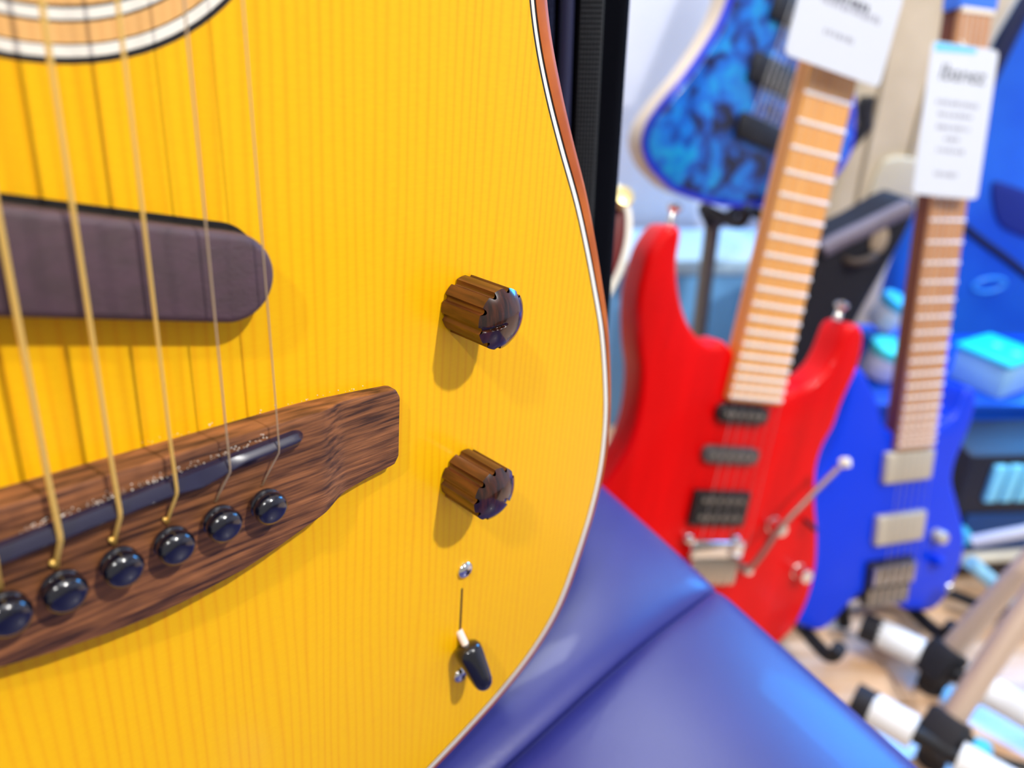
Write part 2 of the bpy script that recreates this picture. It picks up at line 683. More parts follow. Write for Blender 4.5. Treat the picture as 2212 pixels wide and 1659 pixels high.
for A, B in zip(sadd, sadd[1:]):
    for k in range(len(A) - 1):
        bm.faces.new((A[k], B[k], B[k + 1], A[k + 1]))
bm.faces.new(sadd[0]); bm.faces.new(sadd[-1][::-1])
from_bm('saddle', bm, M_saddle, bridge, 25)

# bridge pins
pin_x = [(-24.9, -0.8), (-15.6, -0.6), (-5.2, -0.15), (5.2, 0.15), (15.7, 1.0), (26.6, 0.9)]
pin_prof = [(2.6, 6.0), (2.6, 7.6), (3.5, 7.8), (3.75, 8.4), (3.75, 8.9), (3.4, 9.2), (3.45, 9.5), (3.75, 9.9), (3.95, 10.8), (3.75, 11.8), (3.3, 12.5),
            (2.6, 12.9), (1.7, 13.1), (0.8, 13.2), (0, 13.2)]
me = None
for px_, py_ in pin_x:
    if me is None:
        o = lathe('bridge_pin', [(r * MM, h * MM) for r, h in pin_prof], Matrix.Identity(4), M_pin, bridge, 40)
        me = o.data
    else:
        o = link('bridge_pin', me, None, bridge)
    o.matrix_local = Matrix.Translation((px_ * MM, (py_ - 0.4) * MM, 0)) @ Matrix.Rotation(math.radians(4), 4, 'X')

# strings (nut far above the frame)
sx = [(-25.0, -25.5), (-14.6, -14.2), (-4.1, -3.8), (6.9, 6.9), (18.3, 17.5), (29.8, 28.0)]
srad = [0.68, 0.56, 0.46, 0.36, 0.21, 0.17]
for i, ((xs, x92), r_) in enumerate(zip(sx, srad)):
    slope = (x92 - xs) / (92 - 25)
    xn = xs + slope * 640 * 0.85
    ysad = 9.4 + (xs + 24) * 0.068 + 0.1
    hs = 10.2 + r_
    pxp, pyp = pin_x[i]
    pts = [(xn, 655, 9.5), (xs + slope * 300 * 0.9, 330, 9.6), (xs + slope * 67, 92, 9.3), (xs, 25, 9.6), (xs - 0.1, ysad + 0.8, hs), (xs - 0.15, ysad - 0.4, hs - 0.05),
           (lerp(.75, xs, pxp), lerp(.72, ysad, pyp + 3.4), 8.4), (pxp + 0.1, pyp + 3.3, 7.6), (pxp, pyp + 2.6, 6.2)]
    tube('string', [V(p) * MM for p in pts], r_ * MM, M_bronze if i < 4 else M_steel, guitar, 10)
    bm = bmesh.new()
    bmesh.ops.create_uvsphere(bm, u_segments=10, v_segments=8, radius=r_ * 1.35 * MM)
    bmesh.ops.translate(bm, verts=bm.verts, vec=V((pxp - 0.4, pyp + 4.3, 7.7)) * MM)
    if i < 4:
        from_bm('string_end', bm, M_bronze, guitar)
    else:
        bm.free()

# small pale dust specks lying along the saddle and on the dark bar
bm = bmesh.new()
for k in range(150):
    t = random.random()
    x = -20 + 50 * t
    y = 9.4 + (x + 24) * 0.068 + 2.0 + abs(random.gauss(0, 0.7))
    s = random.uniform(0.05, 0.17) * (1.6 if random.random() < .08 else 1)
    bmesh.ops.create_icosphere(bm, subdivisions=1, radius=s * MM, matrix=Matrix.Translation(V((x, y, 7.0 + s * .6)) * MM))
for k in range(34):
    x = random.uniform(5, 62)
    s = random.uniform(0.05, 0.16)
    y0_ = b_up(x)
    bmesh.ops.create_icosphere(bm, subdivisions=1, radius=s * MM, matrix=Matrix.Translation(V((x, y0_ + random.uniform(0.2, 1.2), s * .5)) * MM))
o = from_bm('dust', bm, M_dust, guitar)
o['kind'] = 'stuff'
o['label'] = 'pale dust specks along the saddle'

# dark bar under the strings (rounded end) - its top is plum, its lower body black
th = math.radians(-12.2)
bc = V((23.8, 52.3))
dirv = V((math.cos(th), math.sin(th)))
nrm = V((-dirv.y, dirv.x))
R_b = 9.2


def pill(rad, length=84):
    out = []
    for k in range(25):
        a_ = -math.pi / 2 + math.pi * k / 24
        out.append(bc + dirv * (rad * math.cos(a_)) + nrm * (rad * math.sin(a_)))
    b2 = bc - dirv * length
    for k in range(25):
        a_ = math.pi / 2 + math.pi * k / 24
        out.append(b2 + dirv * (rad * math.cos(a_)) + nrm * (rad * math.sin(a_)))
    return [(q.x * MM, q.y * MM) for q in out]


bar = plate('thumb_rest', [pill(R_b)], 0.0036, 0.0066, M_plum, guitar, 0.0018, 3)
plate('thumb_rest_base', [pill(R_b - 0.2)], 0.0, 0.0036, M_blackline, bar)
gap = [(q[0] + (nrm.x * 1.5 - dirv.x * 0.6) * MM, q[1] + (nrm.y * 1.5 - dirv.y * 0.6) * MM) for q in pill(R_b - 0.5)]
plate('thumb_rest_recess_shade', [gap], 0.0001, 0.0004, M_blackline, bar)  # flush black plate paints the shade of a recess along the bar
bm = bmesh.new()
for k in range(70):
    t = random.choice([random.gauss(-14, 5), random.gauss(-12, 3), random.gauss(-28, 4), random.uniform(-34, 4)])
    u_ = max(-8, min(7.5, random.gauss(-2, 3)))
    q = bc + dirv * (t) + nrm * u_
    M_ = Matrix.Translation(V((q.x, q.y, 6.6)) * MM) @ Matrix.Rotation(th + random.gauss(1.1, .3), 4, 'Z') @ Matrix.Diagonal((random.uniform(2, 5), 1, .3, 1))
    bmesh.ops.create_icosphere(bm, subdivisions=1, radius=random.uniform(0.03, 0.075) * MM, matrix=M_)
o = from_bm('scratch', bm, M_dust, bar)
o['kind'] = 'stuff'


# fluted wooden knobs
def knob(x, y, slot_deg):
    Rk, Hk, flutes = 8.5, 14.6, 10
    prof = [(1.0, 0.0)] + [(1.0, Hk * k / 6) for k in range(1, 7)]
    NT = 200
    rot0 = math.radians(slot_deg)

    def rad(t):
        ph = ((t - rot0) / (2 * math.pi) * flutes) % 1.0
        d = min(ph, 1 - ph)                          # groove in the middle of ph = 0
        g = max(0.0, 1 - (d / 0.18) ** 2)
        return Rk - 1.15 * math.sqrt(g)

    bm = bmesh.new()
    rings = []
    for f_, h in prof:
        rings.append([bm.verts.new(V((rad(2 * math.pi * k / NT) * math.cos(2 * math.pi * k / NT),
                                      rad(2 * math.pi * k / NT) * math.sin(2 * math.pi * k / NT), h)) * MM) for k in range(NT)])
    for A, B in zip(rings, rings[1:]):
        for k in range(NT):
            bm.faces.new((A[k], A[(k + 1) % NT], B[(k + 1) % NT], B[k]))
    bm.faces.new(rings[0][::-1])
    kb = from_bm('control_knob', bm, M_knob, guitar, 30)
    kb.location = (x * MM, y * MM, 0.0004)
    bm = bmesh.new()
    rings = []
    NR = 26
    sd = V((math.cos(rot0), math.sin(rot0)))
    for j in range(NR + 1):
        s = 1 - j / NR
        ring = []
        for k in range(NT):
            t = 2 * math.pi * k / NT
            r = rad(t) * s
            if s < 0.75:
                r = lerp(s / 0.75, 0, 1) * 0.75 * Rk * (1 - 0.0) if s < 0.6 else lerp((s - 0.6) / 0.15, s * Rk, r)
            px2, py2 = r * math.cos(t), r * math.sin(t)
            h = Hk + 3.3 * (1 - (r / Rk) ** 2.4)
            al = px2 * sd.x + py2 * sd.y
            ac = abs(-px2 * sd.y + py2 * sd.x)
            if al > 1.2:
                h -= 0.9 * max(0.0, min(1.0, (0.62 - ac) / 0.25)) * min(1.0, (al - 1.2) / 0.8)
            ring.append(bm.verts.new(V((px2, py2, max(h, Hk - 1.0))) * MM))
            if s == 0:
                break
        rings.append(ring)
    for A, B in zip(rings, rings[1:]):
        for k in range(NT):
            if len(B) == 1:
                bm.faces.new((A[k], A[(k + 1) % NT], B[0]))
            else:
                bm.faces.new((A[k], A[(k + 1) % NT], B[(k + 1) % NT], B[k]))
    cp = from_bm('knob_cap', bm, M_knob_cap, kb, 40)
    cp['label'] = 'polished domed cap with an indicator notch'
    return kb


knob(93.2, 33.6, 192)
knob(96.2, -21.9, 318)

# screws and blade switch
for x, y in ((100.4, -60.6), (101.6, -107.7)):
    bm = bmesh.new()
    prof = [(3.1, 0), (3.12, 0.35), (2.9, 0.95), (2.3, 1.45), (1.5, 1.8), (0.7, 1.95), (0, 2.0)]
    add_lathe(bm, [(r * MM, h * MM) for r, h in prof], Matrix.Translation((x * MM, y * MM, 0)), 32)
    sc_ = from_bm('screw', bm, M_chrome, guitar, 60)
    bm = bmesh.new()
    for a_ in (0.5, 0.5 + math.pi / 2):
        bm2 = Matrix.Translation((x * MM, y * MM, 0.00195)) @ Matrix.Rotation(a_, 4, 'Z') @ Matrix.Diagonal((0.0021, 0.0006, 0.0003, 1))
        bmesh.ops.create_cube(bm, size=1, matrix=bm2)
    from_bm('screw_slot', bm, M_dark, sc_)
sl = [(99.55, -68.2), (100.25, -68.2), (100.8, -90.5), (99.9, -90.5)]
plate('switch_slot', [[(x * MM, y * MM) for x, y in sl]], -0.001, 0.00012, M_dark, guitar)
p0 = V((100.2, -87.6, 0.0)) * MM
q1 = V((*[c / MM for c in G(1047, 1480, 0.0115)], 11.5)) * MM
dq = (q1 - p0)
Lq = dq.length
lev = tube('switch_lever', [p0 - dq * 0.05, p0 + dq * 0.5], 0.00135, M_lever, guitar, 14)
tipM = axis_matrix(p0, dq)
L0 = Lq * 0.22
tp = [(1.6, 0), (2.6, 0.5), (3.1, 1.5), (3.2, 3.0), (3.0, 6.0), (2.75, 9.5), (2.55, 11.5), (2.1, 12.8), (1.3, 13.6), (0.5, 13.9), (0, 13.95)]
k_ = (Lq - L0 + 0.0016) / 13.95
lathe('switch_tip', [(r * (1.6 - 0.02 * h) * MM, L0 + h * k_) for r, h in tp], tipM, M_black, lev, 28)

# neck, fretboard and headstock (above the frame)
plate('neck', [[(-0.027, 0.27), (0.027, 0.27), (0.0215, 0.668), (-0.0215, 0.668)]], -0.020, 0.0, M_neckwood, guitar, 0.004)
fb = plate('fretboard', [[(-0.0275, 0.183), (0.0275, 0.183), (0.0215, 0.664), (-0.0215, 0.664)]], 0.0004, 0.0062, M_fbdark, guitar)
for k in range(1, 20):
    yf = 0.0115 + 0.65 * 2 ** (-k / 12)
    hw = 0.0275 + (yf - 0.183) / 0.481 * (-0.006)
    tube('fret', [(-hw, yf, 0.0064), (hw, yf, 0.0064)], 0.0009, M_nickel, fb, 8)
plate('headstock', [spline([(-0.022, 0.66), (0.022, 0.66), (0.031, 0.70), (0.036, 0.83), (0.018, 0.85), (-0.018, 0.85), (-0.036, 0.83), (-0.031, 0.70)], 4)],
      -0.020, -0.005, M_neckwood, guitar, 0.002)
for s in (-1, 1):
    for k in range(3):
        yk = 0.715 + 0.04 * k
        tube('tuner', [(s * 0.030, yk, -0.013), (s * 0.046, yk, -0.013), (s * 0.0465, yk, -0.013), (s * 0.056, yk, -0.013)], [0.002, 0.002, 0.007, 0.0055], M_chrome, guitar, 12)

# ------------------------------------------------------------------ bench (blue padded) under the guitar
low = min((GM @ V((x, y, -0.05))).z for x, y in E4)
low = min(low, min((GM @ V((x, y, -0.098))).z for x, y in E4), min((GM @ V((x, y, -0.007))).z for x, y in E4))
BZ = low - 0.0005
M_vinyl = mat('blue_vinyl', (45, 48, 120), 0.38, coat=0.08, bump=((700, 700, 700), 0.12), noise=((39, 42, 110), (8, 8, 8), 1.0, 3))
M_bench = mat('bench_base', (18, 20, 40), 0.5)
e0 = on_z(1310, 1065, BZ); e1 = on_z(1970, 1659, BZ)
s0 = on_z(1070, 1650, BZ); s1 = on_z(1510, 1255, BZ)
ed = (e1 - e0).normalized()
inn = V((-ed.y, ed.x, 0))
if (s0 - e0).dot(inn) < 0:
    inn = -inn
ci = s1 + (e0 - s1).dot(ed) * 0 * ed
cross_x = (s1 - e0).dot(ed)
BM_ = frame(V((e0.x, e0.y, BZ)) + ed * cross_x, ed, inn, V((0, 0, 1)) if ed.cross(inn).z > 0 else V((0, 0, -1)))
up = 1 if ed.cross(inn).z > 0 else -1
bench = thing('padded_bench', 'long bench with blue vinyl cushions and a seam, under the yellow guitar', 'bench', BM_)
skew = (s0 - s1).dot(ed) / (s0 - s1).dot(inn)


def cushion(xa, xb, seam_side):
    """rounded vinyl panel; local y from the outer edge inward, z up"""
    bm = bmesh.new()
    NXc, NYc = 44, 36
    W = 0.46
    rows = []
    R = 0.026
    for i in range(NXc + 1):
        s = i / NXc
        row = []
        for j in range(NYc + 1):
            t = j / NYc
            # denser sampling near the borders
            ss = 0.5 - 0.5 * math.cos(math.pi * s)
            tt = 0.5 - 0.5 * math.cos(math.pi * t)
            y = tt * W - 0.022
            x = xa + (xb - xa) * ss + skew * y
            dx = min(ss, 1 - ss) * abs(xb - xa)
            dy = min(tt, 1 - tt) * W
            drop = 0.0
            if dx < 0.012:
                drop += 0.5 * (0.012 - math.sqrt(max(0, 0.012 ** 2 - (0.012 - dx) ** 2))) * min(1.0, 0.35 + dy / 0.05)
            if dx < 0.05:
                drop += (0.008 if seam_side > 0 else 0.001) * (1 - dx / 0.05) ** 2 * min(1.0, dy / 0.05)
            if dy < 0.012:
                drop += 0.012 - math.sqrt(max(0, 0.012 ** 2 - (0.012 - dy) ** 2))
            if dy < 0.10:
                drop += 0.017 * (1 - dy / 0.10) ** 2
            z = -min(drop, 0.035)
            # near the shared seam the left panel swells a little
            row.append(bm.verts.new((x, y, z * up)))
        rows.append(row)
    for A, B in zip(rows, rows[1:]):
        for k in range(len(A) - 1):
            bm.faces.new((A[k], B[k], B[k + 1], A[k + 1]))
    # skirt
    border = [r[0] for r in rows] + rows[-1][1:] + [r[-1] for r in rows[::-1]][1:] + rows[0][::-1][1:-1]
    low_ = [bm.verts.new((v.co.x, v.co.y, -0.075 * up)) for v in border]
    for k in range(len(border)):
        k2 = (k + 1) % len(border)
        bm.faces.new((border[k], border[k2], low_[k2], low_[k]))
    bm.faces.new(low_)
    return from_bm('cushion', bm, M_vinyl, bench, 60)


cushion(-0.44, -0.0006, 1)
cushion(0.0006, 0.45, -1)
plate('bench_frame', [[(-0.44, 0.012), (0.45, 0.012), (0.45 + skew * .42, 0.44), (-0.44 + skew * .42, 0.44)]], min(-0.13 * up, -0.0755 * up), max(-0.13 * up, -0.0755 * up), M_bench, bench, 0.004)
for lx, ly in ((-0.40, 0.05), (0.41, 0.05), (-0.40 + skew * .4, 0.40), (0.41 + skew * .4, 0.40)):
    tube('leg', [(lx, ly, -0.129 * up), (lx, ly, -BZ * up)], 0.018, M_bench, bench, 14)

# ------------------------------------------------------------------ black gig bag behind the yellow guitar
M_mesh = mat('black_mesh_fabric', (13, 17, 30), 0.85, spec=0.15, noise=((26, 30, 44), (700, 700, 380), 1.2, 1), bump=((600, 600, 400), 0.5))
M_piping = mat('navy_piping', (36, 40, 74), 0.5)
M_bagside = mat('black_bag_side', (3, 6, 16), 0.9, spec=0.12)
_nt = M_mesh.node_tree
_ck = _nt.nodes.new('ShaderNodeTexChecker'); _ck.inputs['Scale'].default_value = 1.0
_ck.inputs['Color1'].default_value = lin((4, 6, 12)); _ck.inputs['Color2'].default_value = lin((66, 70, 74))
_mp = _nt.nodes.new('ShaderNodeMapping'); _mp.inputs['Scale'].default_value = (1100, 760, 1100); _mp.inputs['Rotation'].default_value = (0, 0, math.radians(45))
_tc = _nt.nodes.new('ShaderNodeTexCoord')
_nt.links.new(_tc.outputs['Object'], _mp.inputs['Vector']); _nt.links.new(_mp.outputs['Vector'], _ck.inputs['Vector'])
_nt.links.new(_ck.outputs['Color'], _nt.nodes['Principled BSDF'].inputs['Base Color'])
M_velour = mat('navy_nylon', (10, 15, 38), 0.85, spec=0.15, noise=((34, 40, 66), (900, 900, 900), 0.8, 2))
pb = on_z(1285, 1150, BZ)
pt_dir = V((0, 0, 1))
bag_x = V((0.993, -0.12, 0)).normalized()      # runs along the bag's front, towards the right edge
BGM = frame(V((pb.x, pb.y, BZ + .001)), bag_x, V((0, 0, 1)), bag_x.cross(V((0, 0, 1))))
bag = thing('gig_bag', 'black mesh fabric gig bag with navy piping, upright behind the yellow guitar', 'bag', BGM)


def rounded_rect(x0, x1, y0, y1, r, n=6):
    out = []
    for cx_, cy_, a0 in ((x1 - r, y0 + r, -90), (x1 - r, y1 - r, 0), (x0 + r, y1 - r, 90), (x0 + r, y0 + r, 180)):
        for k in range(n + 1):
            a_ = math.radians(a0 + 90 * k / n)
            out.append((cx_ + r * math.cos(a_), cy_ + r * math.sin(a_)))
    return out


bag_w = 0.30
plate('bag_side', [rounded_rect(-bag_w, 0, 0, 0.62, 0.03)], -0.075, 0.0, M_bagside, bag, 0.004, 4)
plate('bag_front', [rounded_rect(-bag_w + .02, -0.0295, 0.02, 0.60, 0.02)], -0.002, 0.005, M_velour, bag, 0.003, 3)
plate('mesh_gusset', [rounded_rect(-0.0200, -0.0100, 0.012, 0.61, 0.004)], -0.002, 0.002, M_mesh, bag, 0.001, 2)
tube('piping', [(-0.0248, 0.012, 0.002), (-0.0248, 0.30, 0.002), (-0.0248, 0.60, 0.002)], 0.0030, M_piping, bag, 14)

# ------------------------------------------------------------------ electric guitars: shared builders
M_maple = mat('maple_fretboard', (236, 172, 92), 0.32, coat=0.5, noise=((224, 154, 74), (300, 8, 300), 1.0, 4))
M_maple2 = mat('roasted_fretboard', (206, 152, 104), 0.35, coat=0.4, noise=((188, 130, 84), (300, 8, 300), 1.0, 4))
M_maple_neck = mat('maple_neck', (214, 140, 62), 0.35, coat=0.4)
M_fret = mat('fret_wire', (252, 250, 250), 0.5, 0.3)
M_pickup = mat('pickup_black', (20, 20, 24), 0.4)
M_pole = mat('pole_piece', (170, 165, 155), 0.3, 1.0)
M_cream_pu = mat('nickel_pickup_cover', (206, 198, 180), 0.42, 0.4)
M_red = mat('red_gloss', (222, 0, 3), 0.34, coat=0.10, spec=0.16, noise=((204, 0, 2), (30, 4, 30), 1.0, 5))
M_blue = mat('blue_satin', (0, 58, 228), 0.36, coat=0.05, spec=0.3)
M_estring = mat('steel_string', (190, 188, 185), 0.35, 1.0)


def neck_build(root, P, left, right, z_fb, n_frets, d_last, m_fb, m_neck, neck_t=0.020, fret_r=0.0012, y_nut=None):
    """left / right = fretboard edges as two 2-D local points each (bottom, top); frets from the bridge distance d_last"""
    def edge(e, y):
        (xa, ya), (xb, yb) = e
        return xa + (xb - xa) * (y - ya) / (yb - ya)
    yb = min(left[0][1], right[0][1])
    L_ = d_last * 2 ** (n_frets / 12)
    y_br = yb + 0.004 - d_last
    if y_nut is None:
        y_nut = y_br + L_
    L_ = y_nut - y_br
    fbm = [(edge(left, yb), yb), (edge(right, yb), yb), (edge(right, y_nut), y_nut), (edge(left, y_nut), y_nut)]
    nk = plate('neck', [[(edge(left, yb) + .0005, yb), (edge(right, yb) - .0005, yb), (edge(right, y_nut) - .0005, y_nut + 0.004), (edge(left, y_nut) + .0005, y_nut + 0.004)]],
               z_fb - neck_t - 0.005, z_fb - 0.005, m_neck, root, 0.006, 3)
    f_ = plate('fretboard', [fbm], z_fb - 0.005, z_fb, m_fb, root)
    bm = bmesh.new()
    for k in range(1, n_frets + 1):
        y = y_br + L_ * 2 ** (-k / 12)
        if y < yb + 0.003:
            break
        tube('fret', [(edge(left, y), y, z_fb), (edge(right, y), y, z_fb)], fret_r, M_fret, f_, 8)
    box('nut', (edge(left, y_nut), edge(right, y_nut), y_nut - 0.002, y_nut + 0.003, z_fb - 0.004, z_fb + 0.002), M_white, f_)
    return y_br, y_nut, edge


def strings(root, left, right, edge, y_br, y_nut, z0, z1, n=6, r=0.0003, inset=0.005, fan=1.08):
    for k in range(n):
        t = k / (n - 1)
        xa = lerp(t, edge(left, y_nut) + .004, edge(right, y_nut) - .004)
        yb = y_br
        xl, xr = edge(left, y_br + 0.16) + inset, edge(right, y_br + 0.16) - inset
        c = (xl + xr) / 2
        xb = lerp(t, c + (xl - c) * fan, c + (xr - c) * fan)
        tube('string', [(xa, y_nut, z1), (xb, yb, z0)], lerp(t, r * 1.5, r * .8), M_estring, root, 6)


# ------------------------------------------------------------------ the red electric guitar
RM = vp_frame((1620, 855), 0.765, (1785, 162), (2.5, 0.23, 1.0))
R = Px(RM)
red = thing('electric_guitar', 'glossy red electric guitar with maple neck and chrome tremolo, beside the yellow guitar', 'guitar', RM)
red_out = [(1581, 752), (1565, 741), (1540, 747), (1516, 734), (1494, 706), (1478, 665), (1469, 617), (1467, 563), (1475, 510), (1470, 492), (1454, 487), (1436, 500),
           (1410, 540), (1394, 590), (1382, 644), (1379, 698), (1381, 753), (1387, 810), (1384, 868), (1374, 920), (1356, 970), (1325, 1024), (1285, 1080),
           (1245, 1150), (1232, 1240), (1255, 1340), (1320, 1430), (1420, 1485), (1530, 1495), (1620, 1455), (1691, 1388), (1715, 1364), (1732, 1335), (1748, 1300),
           (1760, 1260), (1768, 1215), (1770, 1150), (1766, 1095), (1766, 1044), (1770, 1003), (1783, 963), (1805, 922), (1821, 876), (1839, 835), (1855, 800), (1866, 760), (1869, 722),
           (1860, 704), (1843, 701), (1828, 716), (1808, 766), (1786, 803), (1750, 834), (1720, 845), (1682, 848)]
red_loop = spline(R.many(red_out), 4)
plate('body', [red_loop], -0.042, 0.0, M_red, red, 0.0075, 5, 60)
rl = [R(1562, 858), R(1733, 160)]
rr = [R(1675, 862), R(1837, 165)]
d_last = (V(R(1625, 862)) - V(R(1545, 1172))).length
y_br, y_nut, edge = neck_build(red, R, rl, rr, 0.010, 24, d_last, M_maple, M_maple_neck, fret_r=0.0021)
strings(red, rl, rr, edge, y_br, y_nut, 0.014, 0.013)
hs = [(edge(rl, y_nut) - .002, y_nut), (edge(rr, y_nut) + .002, y_nut), (edge(rr, y_nut) + .018, y_nut + .05), (edge(rr, y_nut) + .045, y_nut + .17), (edge(rl, y_nut) + .02, y_nut + .185), (edge(rl, y_nut) - .012, y_nut + .05)]
plate('headstock', [hs], -0.012, 0.004, M_maple_neck, red, 0.002)
for k in range(6):
    xk = edge(rl, y_nut) - .006 + .006 * k
    yk = y_nut + .04 + .024 * k
    tube('tuner', [(xk - .022, yk, -.006), (xk - .012, yk, -.006), (xk - .008, yk, -.006), (xk + .02, yk, -.006)], [.006, .007, .003, .003], M_chrome, red, 10)


def slot_pickup(name, uv, ang_px, ln, wd, parent, P, z1, m, poles=6, rows=1, round_=True):
    """pickup centred at pixel uv; its long axis follows local x"""
    cx_, cy_ = P(*uv)
    r_ = wd / 2 - 0.0005 if round_ else 0.002
    o = plate(name, [rounded_rect(cx_ - ln / 2, cx_ + ln / 2, cy_ - wd / 2, cy_ + wd / 2, r_)], -0.001, z1, m, parent, 0.0015)
    for rw in range(rows):
        for k in range(poles):
            x_ = cx_ + (k - (poles - 1) / 2) * ln * 0.135
            y_ = cy_ + (rw - (rows - 1) / 2) * wd * 0.5
            lathe('pole_piece', [(0.0027, z1 - .001), (0.0027, z1 + .0008), (0.002, z1 + .0012), (0, z1 + .0012)], Matrix.Translation((x_, y_, 0)), M_pole, o, 12)
    return o


slot_pickup('neck_pickup', (1597, 892), 0, 0.064, 0.019, red, R, 0.009, M_pickup)
slot_pickup('middle_pickup', (1573, 980), 0, 0.070, 0.018, red, R, 0.008, mat('grey_pickup', (70, 68, 70), 0.4))
slot_pickup('bridge_pickup', (1549, 1094), 0, 0.070, 0.038, red, R, 0.008, M_pickup, 6, 2, False)
# tremolo bridge
tb = R(1536, 1190)
trem = box('tremolo_bridge', (tb[0] - .034, tb[0] + .034, tb[1] - .004, tb[1] + .016, 0.0, 0.012), M_chrome, red, 0.003, 3)
box('tremolo_block', (tb[0] - .030, tb[0] + .030, tb[1] - .024, tb[1] - .003, 0.0, 0.007), M_nickel, trem, 0.002)
for k in range(6):
    x_ = tb[0] + (k - 2.5) * 0.0102
    box('saddle', (x_ - .0042, x_ + .0042, tb[1] - .034, tb[1] - .006, 0.004, 0.0125), M_nickel, trem, 0.001)
for uv in ((1480, 1158), (1580, 1160)):
    q = R(*uv)
    lathe('post', [(.006, 0), (.006, .008), (.004, .0105), (0, .011)], Matrix.Translation((q[0], q[1], 0)), M_chrome, trem, 20)
q = R(1597, 1218)
lathe('arm_socket', [(.0065, 0.004), (.0065, .016), (.004, .019), (0, .0195)], Matrix.Translation((q[0], q[1], 0)), M_chrome, trem, 20)
arm = [(*R(1603, 1222, .018), .018), (*R(1618, 1228, .026), .026), (*R(1640, 1205, .032), .032), (*R(1687, 1139, .036), .036), (*R(1750, 1072, .040), .040), (*R(1812, 1010, .043), .043)]
tube('tremolo_arm', spline(arm, 5, False), 0.0028, mat('tremolo_arm_metal', (170, 150, 140), .4, 1.0), red, 12)
q = R(1821, 1005, .044)
lathe('arm_tip', [(.0, 0), (.005, .002), (.006, .006), (.005, .011), (0, .013)], axis_matrix((q[0], q[1], .038), (.3, .3, .6)), M_white, red, 16)
for uv in ((1668, 1132), (1722, 1232)):
    q = R(*uv)
    lathe('control_knob', [(.0092, 0), (.0092, .002), (.008, .003), (.008, .015), (.0072, .017), (0, .0172)], Matrix.Translation((q[0], q[1], 0)), M_chrome, red, 28)
q = R(1737, 1122)
tube('pickup_switch', [(q[0], q[1], 0), (q[0], q[1] - .003, .014), (q[0], q[1] - .004, .020)], [.0022, .003, .0022], M_pickup, red, 12)
for uv in ((1470, 478), (1836, 690)):
    q = R(*uv)
    lathe('strap_button', [(.005, 0), (.004, .004), (.0035, .012), (.007, .015), (.0072, .019), (.004, .021), (0, .0212)],
          axis_matrix((q[0], q[1] - .004, -.018), (0.12, 1, 0)), M_chrome, red, 20)

# ------------------------------------------------------------------ the plain blue electric guitar
UM = vp_frame((1964, 960), 0.925, (2092, 33), (2.99, -0.18, 1.0))
U = Px(UM)
blue = thing('electric_guitar', 'solid bright blue electric guitar with pale square pickups, behind the red guitar', 'guitar', UM)
blue_out = [(1925, 930), (1905, 880), (1885, 830), (1868, 800), (1850, 795), (1838, 815), (1830, 870), (1815, 930), (1795, 990), (1772, 1040), (1735, 1100), (1700, 1170), (1680, 1240),
            (1690, 1310), (1715, 1345), (1745, 1360), (1775, 1366), (1800, 1350), (1828, 1318), (1852, 1294), (1872, 1282), (1880, 1300), (1950, 1300), (1955, 1318), (1985, 1322), (2015, 1322),
            (2042, 1298), (2064, 1258), (2082, 1214), (2089, 1170), (2084, 1130), (2070, 1075), (2062, 1036), (2070, 995), (2088, 952), (2106, 905), (2114, 862), (2108, 842), (2095, 838), (2083, 856), (2066, 893), (2034, 918), (2005, 930)]
blue_loop = spline(U.many(blue_out), 4)
plate('body', [blue_loop], -0.040, 0.0, M_blue, blue, 0.009, 5, 60)
ul = [U(1925, 966), U(2057, 33)]
ur = [U(2004, 960), U(2127, 33)]
d_last = (V(U(1962, 950)) - V(U(1922, 1228))).length
y_br, y_nut, edge = neck_build(blue, U, ul, ur, 0.010, 24, d_last, M_maple2, mat('walnut_neck', (108, 52, 26), .4), neck_t=0.022, fret_r=0.0019, y_nut=U(2092, 30)[1])
strings(blue, ul, ur, edge, y_br, y_nut, 0.014, 0.013)
xl, xr = edge(ul, y_nut), edge(ur, y_nut)
hp = plate('headpiece', [[(xl - .004, y_nut + .002), (xr + .004, y_nut + .002), (xr + .006, y_nut + .045), (xl - .006, y_nut + .045)]], -0.012, 0.012, mat('blue_headpiece', (60, 120, 235), .35), blue, .003)
for uv, ln, wd, z1 in (((1954, 1003), .076, .040, .010), ((1936, 1136), .078, .040, .010)):
    q = U(*uv)
    box('pickup', (q[0] - ln / 2, q[0] + ln / 2, q[1] - wd / 2, q[1] + wd / 2, -0.001, z1), M_cream_pu, blue, 0.003, 3)
hb = U(1915, 1245)
hbr = box('headless_bridge', (hb[0] - .037, hb[0] + .037, hb[1] - .034, hb[1] + .026, -0.004, 0.006), mat('dark_bridge_plate', (60, 60, 62), .4, .8), blue, .002)
for k in range(6):
    x_ = hb[0] + (k - 2.5) * 0.0115
    box('saddle', (x_ - .0045, x_ + .0045, hb[1] - .006, hb[1] + .022, 0.005, 0.013), M_nickel, hbr, .001)
    tube('tuning_knob', [(x_, hb[1] - .036, .004), (x_, hb[1] - .012, .004)], .0048, M_nickel, hbr, 12)
for uv, m_, r_ in (((2020, 1155), M_cream_pu, .009), ((2016, 1208), M_blue, .007)):
    q = U(*uv)
    lathe('control_knob', [(r_, 0), (r_, .012), (r_ * .8, .015), (0, .0152)], Matrix.Translation((q[0], q[1], 0)), m_, blue, 24)
q = U(2038, 1262)
lathe('strap_button', [(.005, 0), (.0035, .008), (.007, .012), (.006, .016), (0, .0165)], axis_matrix((q[0], q[1], -.006), (.8, -.5, .3)), M_chrome, blue, 18)

